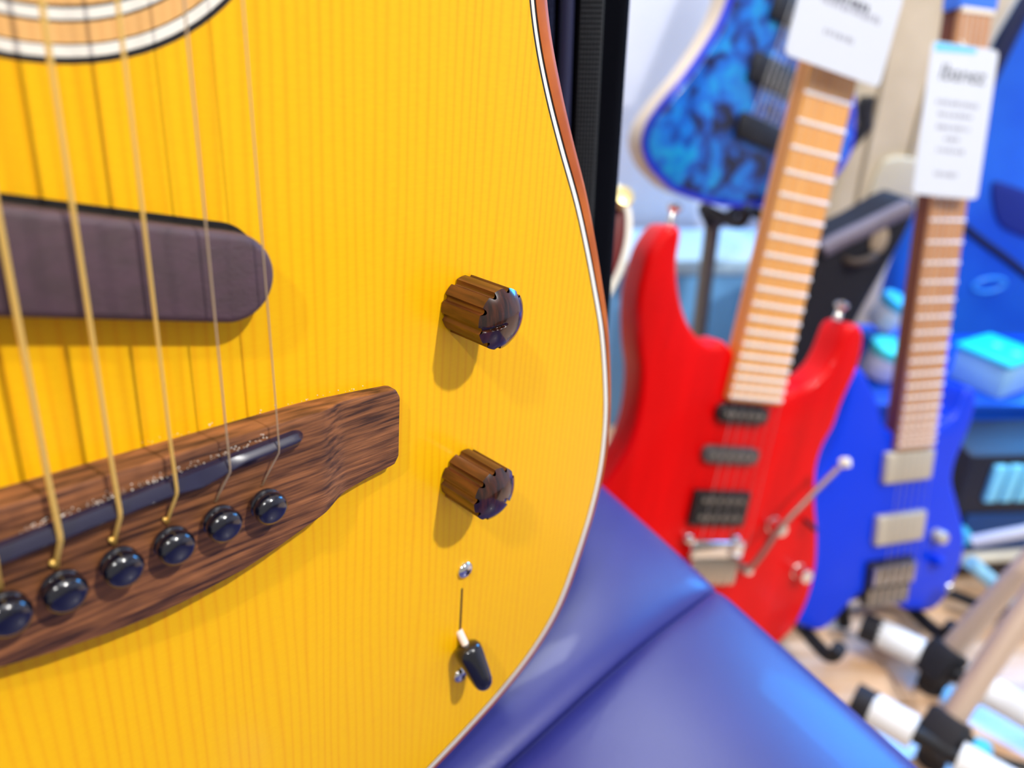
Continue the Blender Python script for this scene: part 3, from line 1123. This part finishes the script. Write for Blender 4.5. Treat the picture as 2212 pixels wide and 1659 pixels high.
# ------------------------------------------------------------------ the burl-topped blue guitar hanging higher up
def burl_material():
    m = bpy.data.materials.new('blue_burl_top')
    m.use_nodes = True
    nt = m.node_tree
    b = nt.nodes['Principled BSDF']
    b.inputs['Roughness'].default_value = 0.3
    b.inputs['Coat Weight'].default_value = 0.5
    tc = nt.nodes.new('ShaderNodeTexCoord')
    n1 = nt.nodes.new('ShaderNodeTexNoise'); n1.inputs['Scale'].default_value = 26; n1.inputs['Detail'].default_value = 5; n1.inputs['Distortion'].default_value = 0.8
    nt.links.new(tc.outputs['Object'], n1.inputs['Vector'])
    r = nt.nodes.new('ShaderNodeValToRGB')
    e = r.color_ramp.elements
    e[0].position = 0.39; e[0].color = lin((2, 6, 38))
    e[1].position = 0.72; e[1].color = lin((8, 160, 206))
    x = e.new(0.46); x.color = lin((4, 64, 150))
    x = e.new(0.54); x.color = lin((0, 104, 200))
    nt.links.new(n1.outputs['Fac'], r.inputs['Fac'])
    nt.links.new(r.outputs['Color'], b.inputs['Base Color'])
    return m


KM = plane_frame((1640, 250), 1.08, (1725, 0), 25, -18)
K = Px(KM)
burl = thing('electric_guitar', 'electric guitar with mottled blue burl top and natural pale edge, above the red guitar', 'guitar', KM)
burl_out = [(1650, 447), (1568, 446), (1514, 434), (1460, 415), (1433, 393), (1405, 361), (1391, 325), (1391, 293), (1404, 258), (1433, 217), (1487, 152), (1541, 71), (1570, 10),
            (1590, -60), (1592, -120), (1580, -190), (1600, -225), (1640, -215), (1680, -170), (1715, -150), (1790, -120), (1830, -180), (1880, -150), (1890, -70), (1868, 20), (1850, 90),
            (1846, 170), (1850, 260), (1840, 330), (1800, 390), (1740, 430)]
bl = spline(K.many(burl_out), 4)
plate('top', [offset_loop(bl, -0.009)], -0.0035, 0.0, burl_material(), burl, 0.002, 3, 60)
plate('burst_edge', [bl, offset_loop(bl, -0.009)], -0.006, -0.0012, mat('deep_blue_edge', (0, 40, 205), .3, coat=.5), burl, 0.001)
plate('body', [bl], -0.044, -0.006, mat('natural_body_wood', (222, 206, 186), .4, coat=.3, noise=((206, 186, 160), (30, 8, 200), 1.0, 4)), burl, 0.008, 4, 60)
for uv, ln, wd in (((1712, 30), .084, .040), ((1667, 163), .088, .040)):
    q = K(*uv)
    box('pickup', (q[0] - ln / 2, q[0] + ln / 2, q[1] - wd / 2, q[1] + wd / 2, -.001, .009), M_pickup, burl, .003)
q = K(1634, 282)
box('bridge', (q[0] - .04, q[0] + .04, q[1] - .020, q[1] + .016, -.001, .010), M_pickup, burl, .003)
c0 = K(1640, 262); c1 = K(1740, -25)
for k in range(6):
    x_ = (k - 2.5) * 0.0100
    tube('string', [(c0[0] + x_, c0[1], .013), (c1[0] + x_ * .97, c1[1] + .12, .013)], .0004, M_estring, burl, 6)
plate('neck', [[(c1[0] - .028, c1[1] + .03), (c1[0] + .028, c1[1] + .03), (c1[0] + .022, c1[1] + .50), (c1[0] - .022, c1[1] + .50)]], -0.014, 0.007, M_maple_neck, burl, .004)
plate('headstock', [[(c1[0] - .022, c1[1] + .50), (c1[0] + .022, c1[1] + .50), (c1[0] + .05, c1[1] + .66), (c1[0] - .01, c1[1] + .68)]], -0.014, 0.0, M_maple_neck, burl, .002)

# ------------------------------------------------------------------ dark red bound guitar peeking out behind the gig bag
DM = plane_frame((1300, 560), 0.66, (1318, 300), 10, 0)
Dp = Px(DM)
dark = thing('bound_guitar', 'dark red guitar body with cream binding, mostly hidden behind the black gig bag', 'guitar', DM)
dark_out = [(1358, 440), (1366, 470), (1362, 530), (1340, 600), (1300, 665), (1240, 705), (1170, 700), (1110, 650), (1085, 570), (1105, 490), (1150, 430), (1170, 370), (1150, 300),
            (1180, 240), (1220, 230), (1260, 250), (1290, 270), (1305, 310), (1312, 350), (1338, 400)]
dl = spline(Dp.many(dark_out), 4)
plate('top', [offset_loop(dl, -0.006)], -0.004, 0.0, mat('dark_red_top', (104, 4, 6), .35, coat=.1, spec=.25), dark, .002)
plate('binding', [dl, offset_loop(dl, -0.006)], -0.008, 0.0003, M_white, dark, .001)
plate('side', [offset_loop(dl, -0.001)], -0.046, -0.008, mat('dark_red_side', (90, 6, 8), .3, coat=.5), dark)
lathe('strap_button', [(.006, 0), (.005, .006), (.009, .010), (.009, .014), (0, .016)], axis_matrix((*Dp(1334, 440), .002), (0.1, .3, 1)), mat('brass', (236, 214, 150), .3, .6), dark, 18)
q = Dp(1245, 250)
plate('neck', [[(q[0] - .026, q[1] - .02), (q[0] + .026, q[1] - .02), (q[0] + .022, q[1] + .40), (q[0] - .022, q[1] + .40)]], -0.02, 0.006, M_maple_neck, dark, .004)

# ------------------------------------------------------------------ stands that carry the electric guitars
M_stand = mat('black_stand_metal', (24, 24, 28), 0.4, 0.3)
M_rubber = mat('black_rubber', (26, 25, 32), 0.7)
M_yoke_highlight = mat('white_yoke_highlight', (226, 230, 236), .6)  # yoke coloured white to paint in a bright highlight
M_grey_stand = mat('grey_stand_tube', (120, 118, 112), 0.4, 0.4)


def floor_stand(name, label, gM, loop, uv_spots, m, thick=0.042, spread=0.16, back=False, m_yoke=None):
    n3 = (gM.to_3x3() @ V((0, 0, 1))).normalized()
    nh = V((n3.x, n3.y, 0)).normalized()
    sd = V((-nh.y, nh.x, 0))
    pts = [V((x, y)) for x, y in loop]
    spots = []
    for sgn in (-1, 1):
        cand = []
        for q in pts:
            w = gM @ V((q.x, q.y, -thick / 2))
            cand.append(w)
        c = sum((w for w in cand), V()) / len(cand) if m_yoke is None else min(cand, key=lambda w: w.z)
        best = min((w for w in cand if (0.03 if m_yoke is None else 0.012) < sgn * (w - c).dot(sd) < (0.11 if m_yoke is None else 0.035)), key=lambda w: w.z)
        spots.append(best)
    mid = (spots[0] + spots[1]) / 2
    base = V((mid.x, mid.y, 0)) - nh * 0.06
    root = thing(name, label, 'guitar stand', Matrix.Translation(base))
    inv = Matrix.Translation(-base)
    hub = V((mid.x, mid.y, max(0.025, min(s.z for s in spots) - 0.05))) - nh * 0.07
    for s in spots:
        under = s + V((0, 0, -0.017 if m_yoke is None else -0.030))
        p = [hub, V((s.x, s.y, under.z)) - nh * 0.05, under - nh * 0.02, under + nh * 0.038, under + nh * 0.052 + V((0, 0, 0.028))]
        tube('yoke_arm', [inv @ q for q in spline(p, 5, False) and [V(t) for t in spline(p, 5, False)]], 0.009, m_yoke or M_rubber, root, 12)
    tube('post', [inv @ V((hub.x, hub.y, 0.05)), inv @ (hub + V((0, 0, 0.02)))], 0.013, m, root, 14)
    for d in ((-nh * spread * .8 + sd * spread, -nh * spread * .8 - sd * spread, nh * spread * .35) if back else (nh * spread + sd * spread * .8, nh * spread - sd * spread * .8, -nh * spread)):
        f = V((hub.x, hub.y, 0)) + d
        f.y = min(f.y, WALL_Y - 0.04)
        tube('leg', [inv @ V((hub.x, hub.y, 0.10)), inv @ V((f.x, f.y, 0.011))], 0.009, m, root, 12)
    return root


floor_stand('guitar_stand', 'black floor stand under the red electric guitar', RM, red_loop, None, M_stand)
floor_stand('guitar_stand', 'black floor stand with padded yoke under the solid blue guitar', UM, blue_loop, None, M_stand, spread=0.12, back=True)
floor_stand('guitar_stand', 'grey floor stand holding up the burl top guitar', KM, bl, None, M_grey_stand, 0.044, 0.09)
floor_stand('guitar_stand', 'black floor stand under the dark red bound guitar', DM, dl, None, M_stand, m_yoke=M_yoke_highlight)

# ------------------------------------------------------------------ price tags hanging on the two necks
M_card = mat('white_card', (208, 214, 226), 0.5, spec=0.2)
M_ink = mat('black_ink', (44, 44, 60), 0.7)
M_ink2 = mat('grey_ink', (150, 152, 168), 0.7)
M_cyan_tape = mat('cyan_tape', (110, 200, 255), 0.4)


def tag_card(label, M, w, h, n_cut=True):
    t = thing('price_tag', label, 'price tag', M, 'price tags on the guitar necks')
    plate('card', [rounded_rect(-w / 2, w / 2, -h / 2, h / 2, 0.006)], 0, 0.0009, M_card, t)
    return t


def text_part(parent, s, size, x, y, z, m, align='CENTER', shear=0.0):
    cu = bpy.data.curves.new('lettering', 'FONT')
    cu.body = s
    cu.size = size
    cu.align_x = align
    cu.align_y = 'CENTER'
    cu.shear = shear
    cu.extrude = 0.0001
    tmp = bpy.data.objects.new('tmp', cu)
    COL.objects.link(tmp)
    dg = bpy.context.evaluated_depsgraph_get()
    dg.update()
    me = bpy.data.meshes.new_from_object(tmp.evaluated_get(dg))
    bpy.data.objects.remove(tmp)
    me.materials.clear()
    me.transform(Matrix.Translation((x, y, z)))
    return link('lettering', me, m, parent)


def scribble(parent, x, y, w, z, m, hh=0.003):
    """an unreadable printed line: short strokes of ink"""
    bm = bmesh.new()
    xx = x - w / 2
    while xx < x + w / 2:
        ww = random.uniform(0.0012, 0.0042)
        add_box(bm, xx, xx + ww, y - hh * random.uniform(.3, .5), y + hh * random.uniform(.3, .5), z, z + 0.0001)
        xx += ww + random.uniform(0.0008, 0.0024)
    o = from_bm('printed_line', bm, m, parent)
    o['kind'] = 'stuff'
    return o


# tag on the red guitar's neck (leans with the neck; its upper half is above the frame)
n_r = RM.to_3x3() @ V((0, 0, 1))
o_r = RM.translation + n_r * 0.032


def tag_frame(bl_uv, br_uv, p, n):
    B = on_plane(*bl_uv, p, n)
    Cc = on_plane(*br_uv, p, n)
    a = (Cc - B).normalized()
    b = n.cross(a).normalized()
    return B, Cc, a, b


B, Cc, a_, b_ = tag_frame((1693, 117), (1897, 190), o_r, n_r)
w1 = (Cc - B).length
h1 = 0.16
T1 = frame(B + a_ * w1 / 2 + b_ * h1 / 2, a_, b_, n_r)
t1 = tag_card('white price tag with rounded corners on the neck of the red guitar', T1, w1, h1)
Tp = Px(T1)
q = Tp(1840, 22, .001)
scribble(t1, q[0], q[1], w1 * .62, .0009, M_ink2, .007)
q = Tp(1812, 78, .001)
scribble(t1, q[0], q[1], w1 * .30, .0009, M_ink2, .006)
q = Tp(1800, -12, .001)
scribble(t1, q[0] + .01, q[1], w1 * .6, .0009, M_ink, .007)
# elastic loop round the neck
tube('loop', [(0, h1 / 2 - .004, .0004), (0.0, h1 / 2 + .012, -.010), (0, h1 / 2 + .020, -.0215)], .0008, M_white, t1, 6)

p_u = on_plane(2040, 425, UM.translation, UM.to_3x3() @ V((0, 0, 1)))
T0 = vp_frame((2040, 425), (p_u - CAM).dot(FWD) - 0.034, (2086, 99), (3.88, 0.05, 1.0))
n_u = T0.to_3x3() @ V((0, 0, 1))
a_ = T0.to_3x3() @ V((1, 0, 0))
b_ = T0.to_3x3() @ V((0, 1, 0))
o_u = T0.translation
w2 = (on_plane(2111, 432, o_u, n_u) - on_plane(1971, 420, o_u, n_u)).dot(a_)
h2 = (on_plane(2086, 99, o_u, n_u) - o_u).dot(b_)
T2 = frame(o_u + b_ * h2 / 2, a_, b_, n_u)
t2 = tag_card('white price tag with bold script heading and pale blue top, on the blue guitar neck', T2, w2, h2)
Up = Px(T2)
q = Up(2078, 162, .001)
text_part(t2, 'Ibanez', w2 * .27, q[0], q[1], .00095, M_ink, shear=0.2)
for v_, f_ in ((225, .62), (250, .52), (277, .5), (301, .22), (326, .40), (377, .36)):
    q = Up(2078 - (v_ - 160) * .155, v_, .001)
    scribble(t2, q[0], q[1], w2 * f_, .0009, M_ink2, .0055 if v_ != 225 else .006)
plate('top_strip', [[(-w2 / 2 + .004, h2 / 2 - .010), (w2 / 2 - .03, h2 / 2 - .007), (w2 / 2 - .03, h2 / 2 - .001), (-w2 / 2 + .004, h2 / 2 - .001)]], .0009, .0011, M_cyan_tape, t2)
tube('loop', [(0, h2 / 2 - .004, .0004), (0.0, h2 / 2 + .005, -.005), (0, h2 / 2 + .008, -.009)], .0008, M_white, t2, 6)

# ------------------------------------------------------------------ bags and boxes behind the guitars
def leaning(uv0, z0, uv_up, yaw, pitch=0):
    M = plane_frame(uv0, z0, uv_up, yaw, pitch)
    return M, Px(M)


# beige gig bag
M_beige = mat('beige_canvas', (220, 204, 176), 0.85, noise=((202, 186, 158), (9, 9, 9), 1.0, 4), bump=((120, 120, 120), .4))
M_beige_dk = mat('beige_seam', (150, 134, 108), 0.85)
CM, Cp = leaning((1940, 330), 1.24, (1990, 60), 6, -27)
beige = thing('gig_bag', 'beige canvas gig bag with soft folds, leaning between the two tagged necks', 'bag', CM)
bo = spline(Cp.many([(1868, 1095), (1850, 1104), (1815, 1108), (1790, 1102), (1780, 1085), (1778, 1000), (1776, 840), (1776, 640), (1776, 556), (1772, 500), (1800, 400), (1826, 300), (1850, 180), (1880, 60), (1900, -60), (1930, -200), (2080, -240), (2240, -170), (2240, -60), (2204, 15), (2152, 105),
                     (2108, 210), (2060, 310), (2002, 425), (1955, 520), (1910, 640), (1884, 840), (1872, 1000)]), 4)
plate('bag_body', [clamp_z(CM, bo, 0.026)], -0.10, 0.0, M_beige, beige, 0.022, 5, 60)
for pts in ([(1945, -60), (1925, 60), (1900, 200), (1872, 330), (1838, 500)], [(2060, -30), (2040, 80), (2010, 170), (1975, 290), (1945, 420)]):
    tube('seam', spline([(*Cp(u, v, .001), -0.001) for u, v in pts], 4, False), 0.0045, M_beige_dk, beige, 8)
bp_ = spline(Cp.many([(1905, 345), (1985, 350), (1965, 425), (1880, 470), (1868, 440)]), 3)
plate('pocket', [bp_], -0.004, 0.010, mat('beige_pocket', (214, 204, 178), .85), beige, .005)
q0, q1_, q2 = Cp(1872, 222, .012), Cp(1872, 275, .012), Cp(1828, 335, .012)
st = tube('strap', [(*q0, .006), (*q1_, .008), (*q2, .004)], [.013, .012, .006], mat('black_webbing', (30, 28, 34), .7), beige, 10)
box('buckle', (q0[0] - .012, q0[0] + .012, q0[1] - .016, q0[1] + .010, .004, .018), M_pickup, st, .004)

# black gig bag in front of it
NM, Np = leaning((1870, 560), 1.10, (1905, 440), 4, -24)
nbag = thing('gig_bag', 'black gig bag with grey piped top and a beige patch, below the beige bag', 'bag', NM)
no = spline(Np.many([(1772, 528), (1800, 512), (1870, 480), (1956, 432), (1985, 433), (1988, 455), (1955, 525), (1905, 610), (1866, 680), (1835, 740), (1800, 800), (1784, 880), (1780, 980), (1778, 1085), (1690, 1085), (1686, 980), (1690, 880), (1705, 780), (1735, 660), (1760, 570)]), 4)
plate('bag_body', [clamp_z(NM, no)], -0.09, 0.0, mat('black_bag_fabric', (20, 20, 30), .8), nbag, .018, 4, 60)
tube('piping', spline([(*Np(u, v), -.002) for u, v in ((1778, 540), (1815, 520), (1870, 494), (1935, 462), (1965, 448))], 4, False), .013, mat('grey_piping', (112, 104, 118), .6), nbag, 10)
q = Np(1898, 518)
lathe('patch', [(.016, -.002), (.016, .003), (.013, .005), (0, .0052)], Matrix.Translation((*q, 0)) @ Matrix.Diagonal((.8, 1.3, 1, 1)), mat('beige_patch', (176, 158, 132), .8), nbag, 20)
tube('handle', spline([(*Np(u, v), z) for u, v, z in ((1825, 560, 0), (1840, 562, .014), (1870, 552, .016), (1886, 545, 0))], 4, False), .006, mat('brown_handle', (70, 58, 50), .7), nbag, 10)

# pale storage box in front of the wall
M_pale = mat('pale_blue_box', (110, 176, 232), .5)
bx0 = at(1330, 560, 1.37); bx1 = at(1700, 560, 1.37)
WB = Matrix.Translation(((bx0.x + bx1.x) / 2, bx0.y, 0))
pbx = thing('storage_box', 'pale blue storage box against the wall behind the red guitar', 'box', WB)
hw = (bx1.x - bx0.x) / 2
ht = bx0.z
dpt = WALL_Y - 0.03 - bx0.y
box('box_body', (-hw, hw, 0, dpt, 0, ht - 0.03), M_pale, pbx, .004)
box('lid', (-hw - .006, hw + .006, -0.006, dpt, ht - 0.03, ht), mat('lit_top_lid', (186, 226, 252), .4), pbx, .005)  # lid coloured lighter than the body so the top looks lit

# blue plastic crate block at the right, with things standing on it
M_bluebin = mat('blue_plastic', (8, 84, 214), 0.35, noise=((4, 60, 180), (5, 5, 5), 1.0, 2))
M_navy = mat('navy_plastic', (8, 18, 60), 0.5)
M_cyan = mat('cyan_lid', (20, 206, 236), 0.4)
M_cyan2 = mat('pale_cyan_lid', (60, 190, 240), 0.4)
M_palewhite = mat('pale_plastic', (206, 212, 232), 0.5)
CT = 0.25
x_l = on_z(1872, 905, CT).x + .035
x_r = x_l + 0.75
BBM = Matrix.Translation(((x_l + x_r) / 2, 0.975, 0))
binr = thing('blue_crate', 'big blue plastic crate behind the blue guitar, carrying jars and a cyan lidded box', 'crate', BBM)
hw = (x_r - x_l) / 2
box('crate_body', (-hw, hw, 0, 0.25, 0, CT - .012), M_bluebin, binr, .01)
box('crate_lid', (-hw - .004, hw, -.006, 0.252, CT - .014, CT), M_bluebin, binr, .004)

# blue gig bag / case leaning at the far right
FM, Fp = leaning((2150, 430), 1.37, (2200, 160), 0, -28)
bcase = thing('gig_bag', 'bright blue soft case with navy edge, leaning at the right behind the white tag', 'bag', FM)
fo = spline(Fp.many([(1985, 470), (2000, 440), (2060, 330), (2110, 230), (2160, 120), (2215, 0), (2260, -60), (2480, -60), (2520, 300), (2480, 640), (2300, 870), (2100, 900), (1935, 890), (1925, 640), (1950, 540)]), 3)
plate('bag_body', [clamp_z(FM, fo)], -0.07, 0.0, mat('blue_case_fabric', (6, 84, 208), .5, noise=((30, 110, 224), (5, 5, 5), 1.0, 2)), bcase, .018, 4, 60)
tube('piping', spline([(*Fp(u, v), .0) for u, v in ((2230, -40), (2178, 60), (2135, 150), (2088, 250), (2030, 370))], 4, False), .021, M_navy, bcase, 10)
tube('seam', spline([(*Fp(u, v), -.001) for u, v in ((2068, 478), (2120, 520), (2170, 556), (2240, 610), (2320, 660))], 4, False), .008, M_navy, bcase, 8)
pk = spline(Fp.many([(2140, 400), (2170, 395), (2260, 440), (2260, 520), (2180, 500), (2150, 470)]), 3)
plate('pocket', [pk], -.003, .006, mat('navy_pocket', (10, 40, 130), .6), bcase, .004)
tube('ring', [(*V(Fp(2135, 615)) + V((.030 * math.cos(t * math.pi / 12), .014 * math.sin(t * math.pi / 12))), .002) for t in range(25)], .004, mat('cyan_ring', (60, 160, 250), .3), bcase, 8)


def jar(label, uv_bot, h0, uv_lid, dz, rad, lidm, sink):
    p_b = on_z(*uv_bot, h0 + sink)
    z_ = (p_b - CAM).dot(FWD)
    p_l = at(*uv_lid, z_ - dz)
    d = p_l - p_b
    L_ = d.length
    M = axis_matrix(p_b, d)
    t = thing('jar', label, 'jar', M, 'lidded jars by the blue guitar')
    lathe('jar_body', [(rad * .9, 0), (rad, .006), (rad, L_ * .7), (rad * .93, L_ * .8)], Matrix.Identity(4), M_palewhite, t, 24)
    lathe('lid', [(rad * 1.03, L_ * .76), (rad * 1.05, L_ * .80), (rad * 1.05, L_ * 1.0), (rad * .9, L_ * 1.06), (0, L_ * 1.07)], Matrix.Identity(4), lidm, t, 24)
    return t


cq = on_z(1905, 718, CT + .05)
carton = thing('carton', 'small blue carton under the upper jar on the blue crate', 'box', Matrix.Translation((cq.x, cq.y, CT + .0005)))
box('carton_body', (-.030, .050, -.035, .050, 0, .044), mat('carton_blue', (20, 90, 200), .6), carton, .003)
box('flap', (-.030, .050, -.035, .007, .044, .050), mat('carton_flap', (40, 120, 220), .6), carton, .001)
jar('white jar with sky blue lid, upper of two beside the blue guitar neck', (1898, 700), CT + .05, (1944, 648), .030, .026, M_cyan2, .014)
jar('white jar with bright cyan lid, lower of two beside the blue guitar neck', (1893, 806), CT, (1928, 748), .030, .029, mat('aqua_lid', (70, 240, 236), .4), .007)

# box with cyan lid standing on the crate
pa_, pb_ = on_z(2040, 815, CT), on_z(2157, 868, CT)
ax = (pb_ - pa_).normalized()
LM = frame(pa_ + V((0, 0, .0005)), ax, V((0, 0, 1)).cross(ax), V((0, 0, 1)))
lw = (pb_ - pa_).length
lb = thing('lidded_box', 'pale blue box with bright cyan lid and purple marks, right of the blue guitar', 'box', LM)
ld = 0.085
lh = 0.062
box('box_body', (.003, lw - .003, .003, ld - .003, 0, lh - .008), mat('ice_blue_box', (150, 205, 250), .45), lb, .004)
bl_ = box('lid', (0, lw, 0, ld, lh - .010, lh), M_cyan, lb, .004, 3)
for fx, fy in ((.42, .55), (.78, .52)):
    box('printed_mark', (lw * fx - .006, lw * fx + .006, ld * fy - .004, ld * fy + .004, lh - .0002, lh + .0003), mat('purple_ink', (130, 110, 240), .5), bl_)

# amplifier at the right edge
ax0 = V((1.0, 0.04, 0)).normalized()
AMM = frame(V((0.632, 0.852, 0)), ax0, V((0, 0, 1)).cross(ax0), V((0, 0, 1)))
amp = thing('amplifier', 'black amplifier with cyan lit keys and knob, right of the blue guitar', 'amplifier', AMM)
ah = 0.235
M_amp = mat('black_tolex', (10, 18, 40), .5, bump=((500, 500, 500), .4))
box('cabinet', (0, .42, 0, .100, .02, ah), M_amp, amp, .008)
box('grille', (.02, .40, -.006, .004, .05, ah - .10), mat('navy_grille', (8, 60, 120), .6), amp, .003)
for k in range(7):
    box('panel_key', (.035 + k * .022, .053 + k * .022, -.008, .002, ah - .075, ah - .015), mat('cyan_key', (120, 214, 255), .35), amp, .002)
lathe('amp_knob', [(.016, 0), (.016, .012), (.012, .016), (0, .0162)], axis_matrix((.012, -.006, ah - .13), (0, -1, 0)), M_cyan2, amp, 20)
tube('trim_tube', [(.0, -.012, ah - .175), (.40, -.012, ah - .150)], .009, mat('cream_trim', (226, 222, 204), .5), amp, 12)
for x_, y_ in ((.03, .03), (.39, .03), (.03, .08), (.39, .08)):
    tube('foot', [(x_, y_, 0), (x_, y_, .0215)], .014, M_rubber, amp, 10)

# ------------------------------------------------------------------ multi-guitar rack in the right corner
M_foam = mat('white_foam_sleeve', (238, 240, 240), .6)
M_upright = mat('taupe_tube', (196, 172, 152), .4, .1)
base = on_z(2030, 1500, 0)
rack = thing('guitar_rack', 'low guitar rack with white foam rails, black clamps and taupe tubes on the floor', 'guitar rack', Matrix.Translation(base))
ri = Matrix.Translation(-base)


def W(u, v, h):
    return ri @ on_z(u, v, h)


hA = 0.045
def rail(segs):
    for name, p0_, p1_, r_, m_ in segs:
        tube(name, [W(*p0_, hA), W(*p1_, hA)], r_, m_, rack, 14)


rail([('end_cap', (1862, 1350), (1902, 1368), .019, M_rubber), ('foam_sleeve', (1898, 1366), (1990, 1412), .019, M_foam), ('cross_tube', (1880, 1358), (2400, 1640), .011, M_stand),
      ('foam_sleeve', (2118, 1484), (2400, 1640), .019, M_foam)])
rail([('end_cap', (1845, 1508), (1888, 1532), .020, M_rubber), ('foam_sleeve', (1884, 1530), (1975, 1582), .020, M_foam), ('cross_tube', (1870, 1522), (2300, 1770), .011, M_stand),
      ('foam_sleeve', (2070, 1637), (2300, 1770), .020, M_foam)])


def clamp(uv, h, s, up_uv, z_up, disc_uv):
    c = W(*uv, h)
    d = (ri @ at(*up_uv, z_up)) - c
    M = axis_matrix(c, d)
    bm = bmesh.new()
    add_box(bm, -s, s, -s, s, -s * 1.1, s * 1.3, .006)
    bmesh.ops.transform(bm, matrix=M, verts=bm.verts)
    cl = from_bm('clamp', bm, M_rubber, rack)
    tube('upright_tube', [c + d * .02, c + d * 1.0], .0135, M_upright, rack, 16)
    kn = M @ V((0, 0, 0))
    dv = V((0.5, -0.6, .25)).normalized()
    lathe('clamp_knob', [(.013, 0), (.013, .010), (.010, .014), (0, .0142)], axis_matrix(c + V((.028, -.020, .004)), dv), M_cyan2, cl, 18)
    # little foot
    tube('foot', [V((c.x, c.y, -base.z + 0.0)), V((c.x, c.y, h))], .016, M_rubber, rack, 12)


clamp((2028, 1432), .045, .020, (2290, 1140), 0.90, (2081, 1448))
clamp((2032, 1588), .045, .021, (2300, 1190), 0.84, (2078, 1586))
tube('cross_brace', [W(2096, 1214, .095), W(2150, 1262, .06), W(2240, 1345, .03)], .010, mat('ice_blue_tube', (150, 215, 250), .4), rack, 12)
tube('cross_brace', [W(2040, 1276, .03), W(2100, 1300, .03), W(2200, 1330, .03)], .008, M_rubber, rack, 10)
tube('cross_brace', [W(2100, 1170, .14), W(2150, 1160, .155), W(2260, 1140, .185)], .008, M_palewhite, rack, 12)

# cable on the floor
cb = [on_z(u, v, .005) for u, v in ((2092, 1590), (2110, 1610), (2140, 1632), (2190, 1650), (2260, 1672), (2360, 1740))]
tag(tube('cable', [tuple(c) for c in [V(t) for t in spline([tuple(c) for c in cb], 5, False)]], .005, mat('dark_cable', (40, 46, 50), .6), None, 10), 'dark cable curling on the floor beside the guitar rack', 'cable')
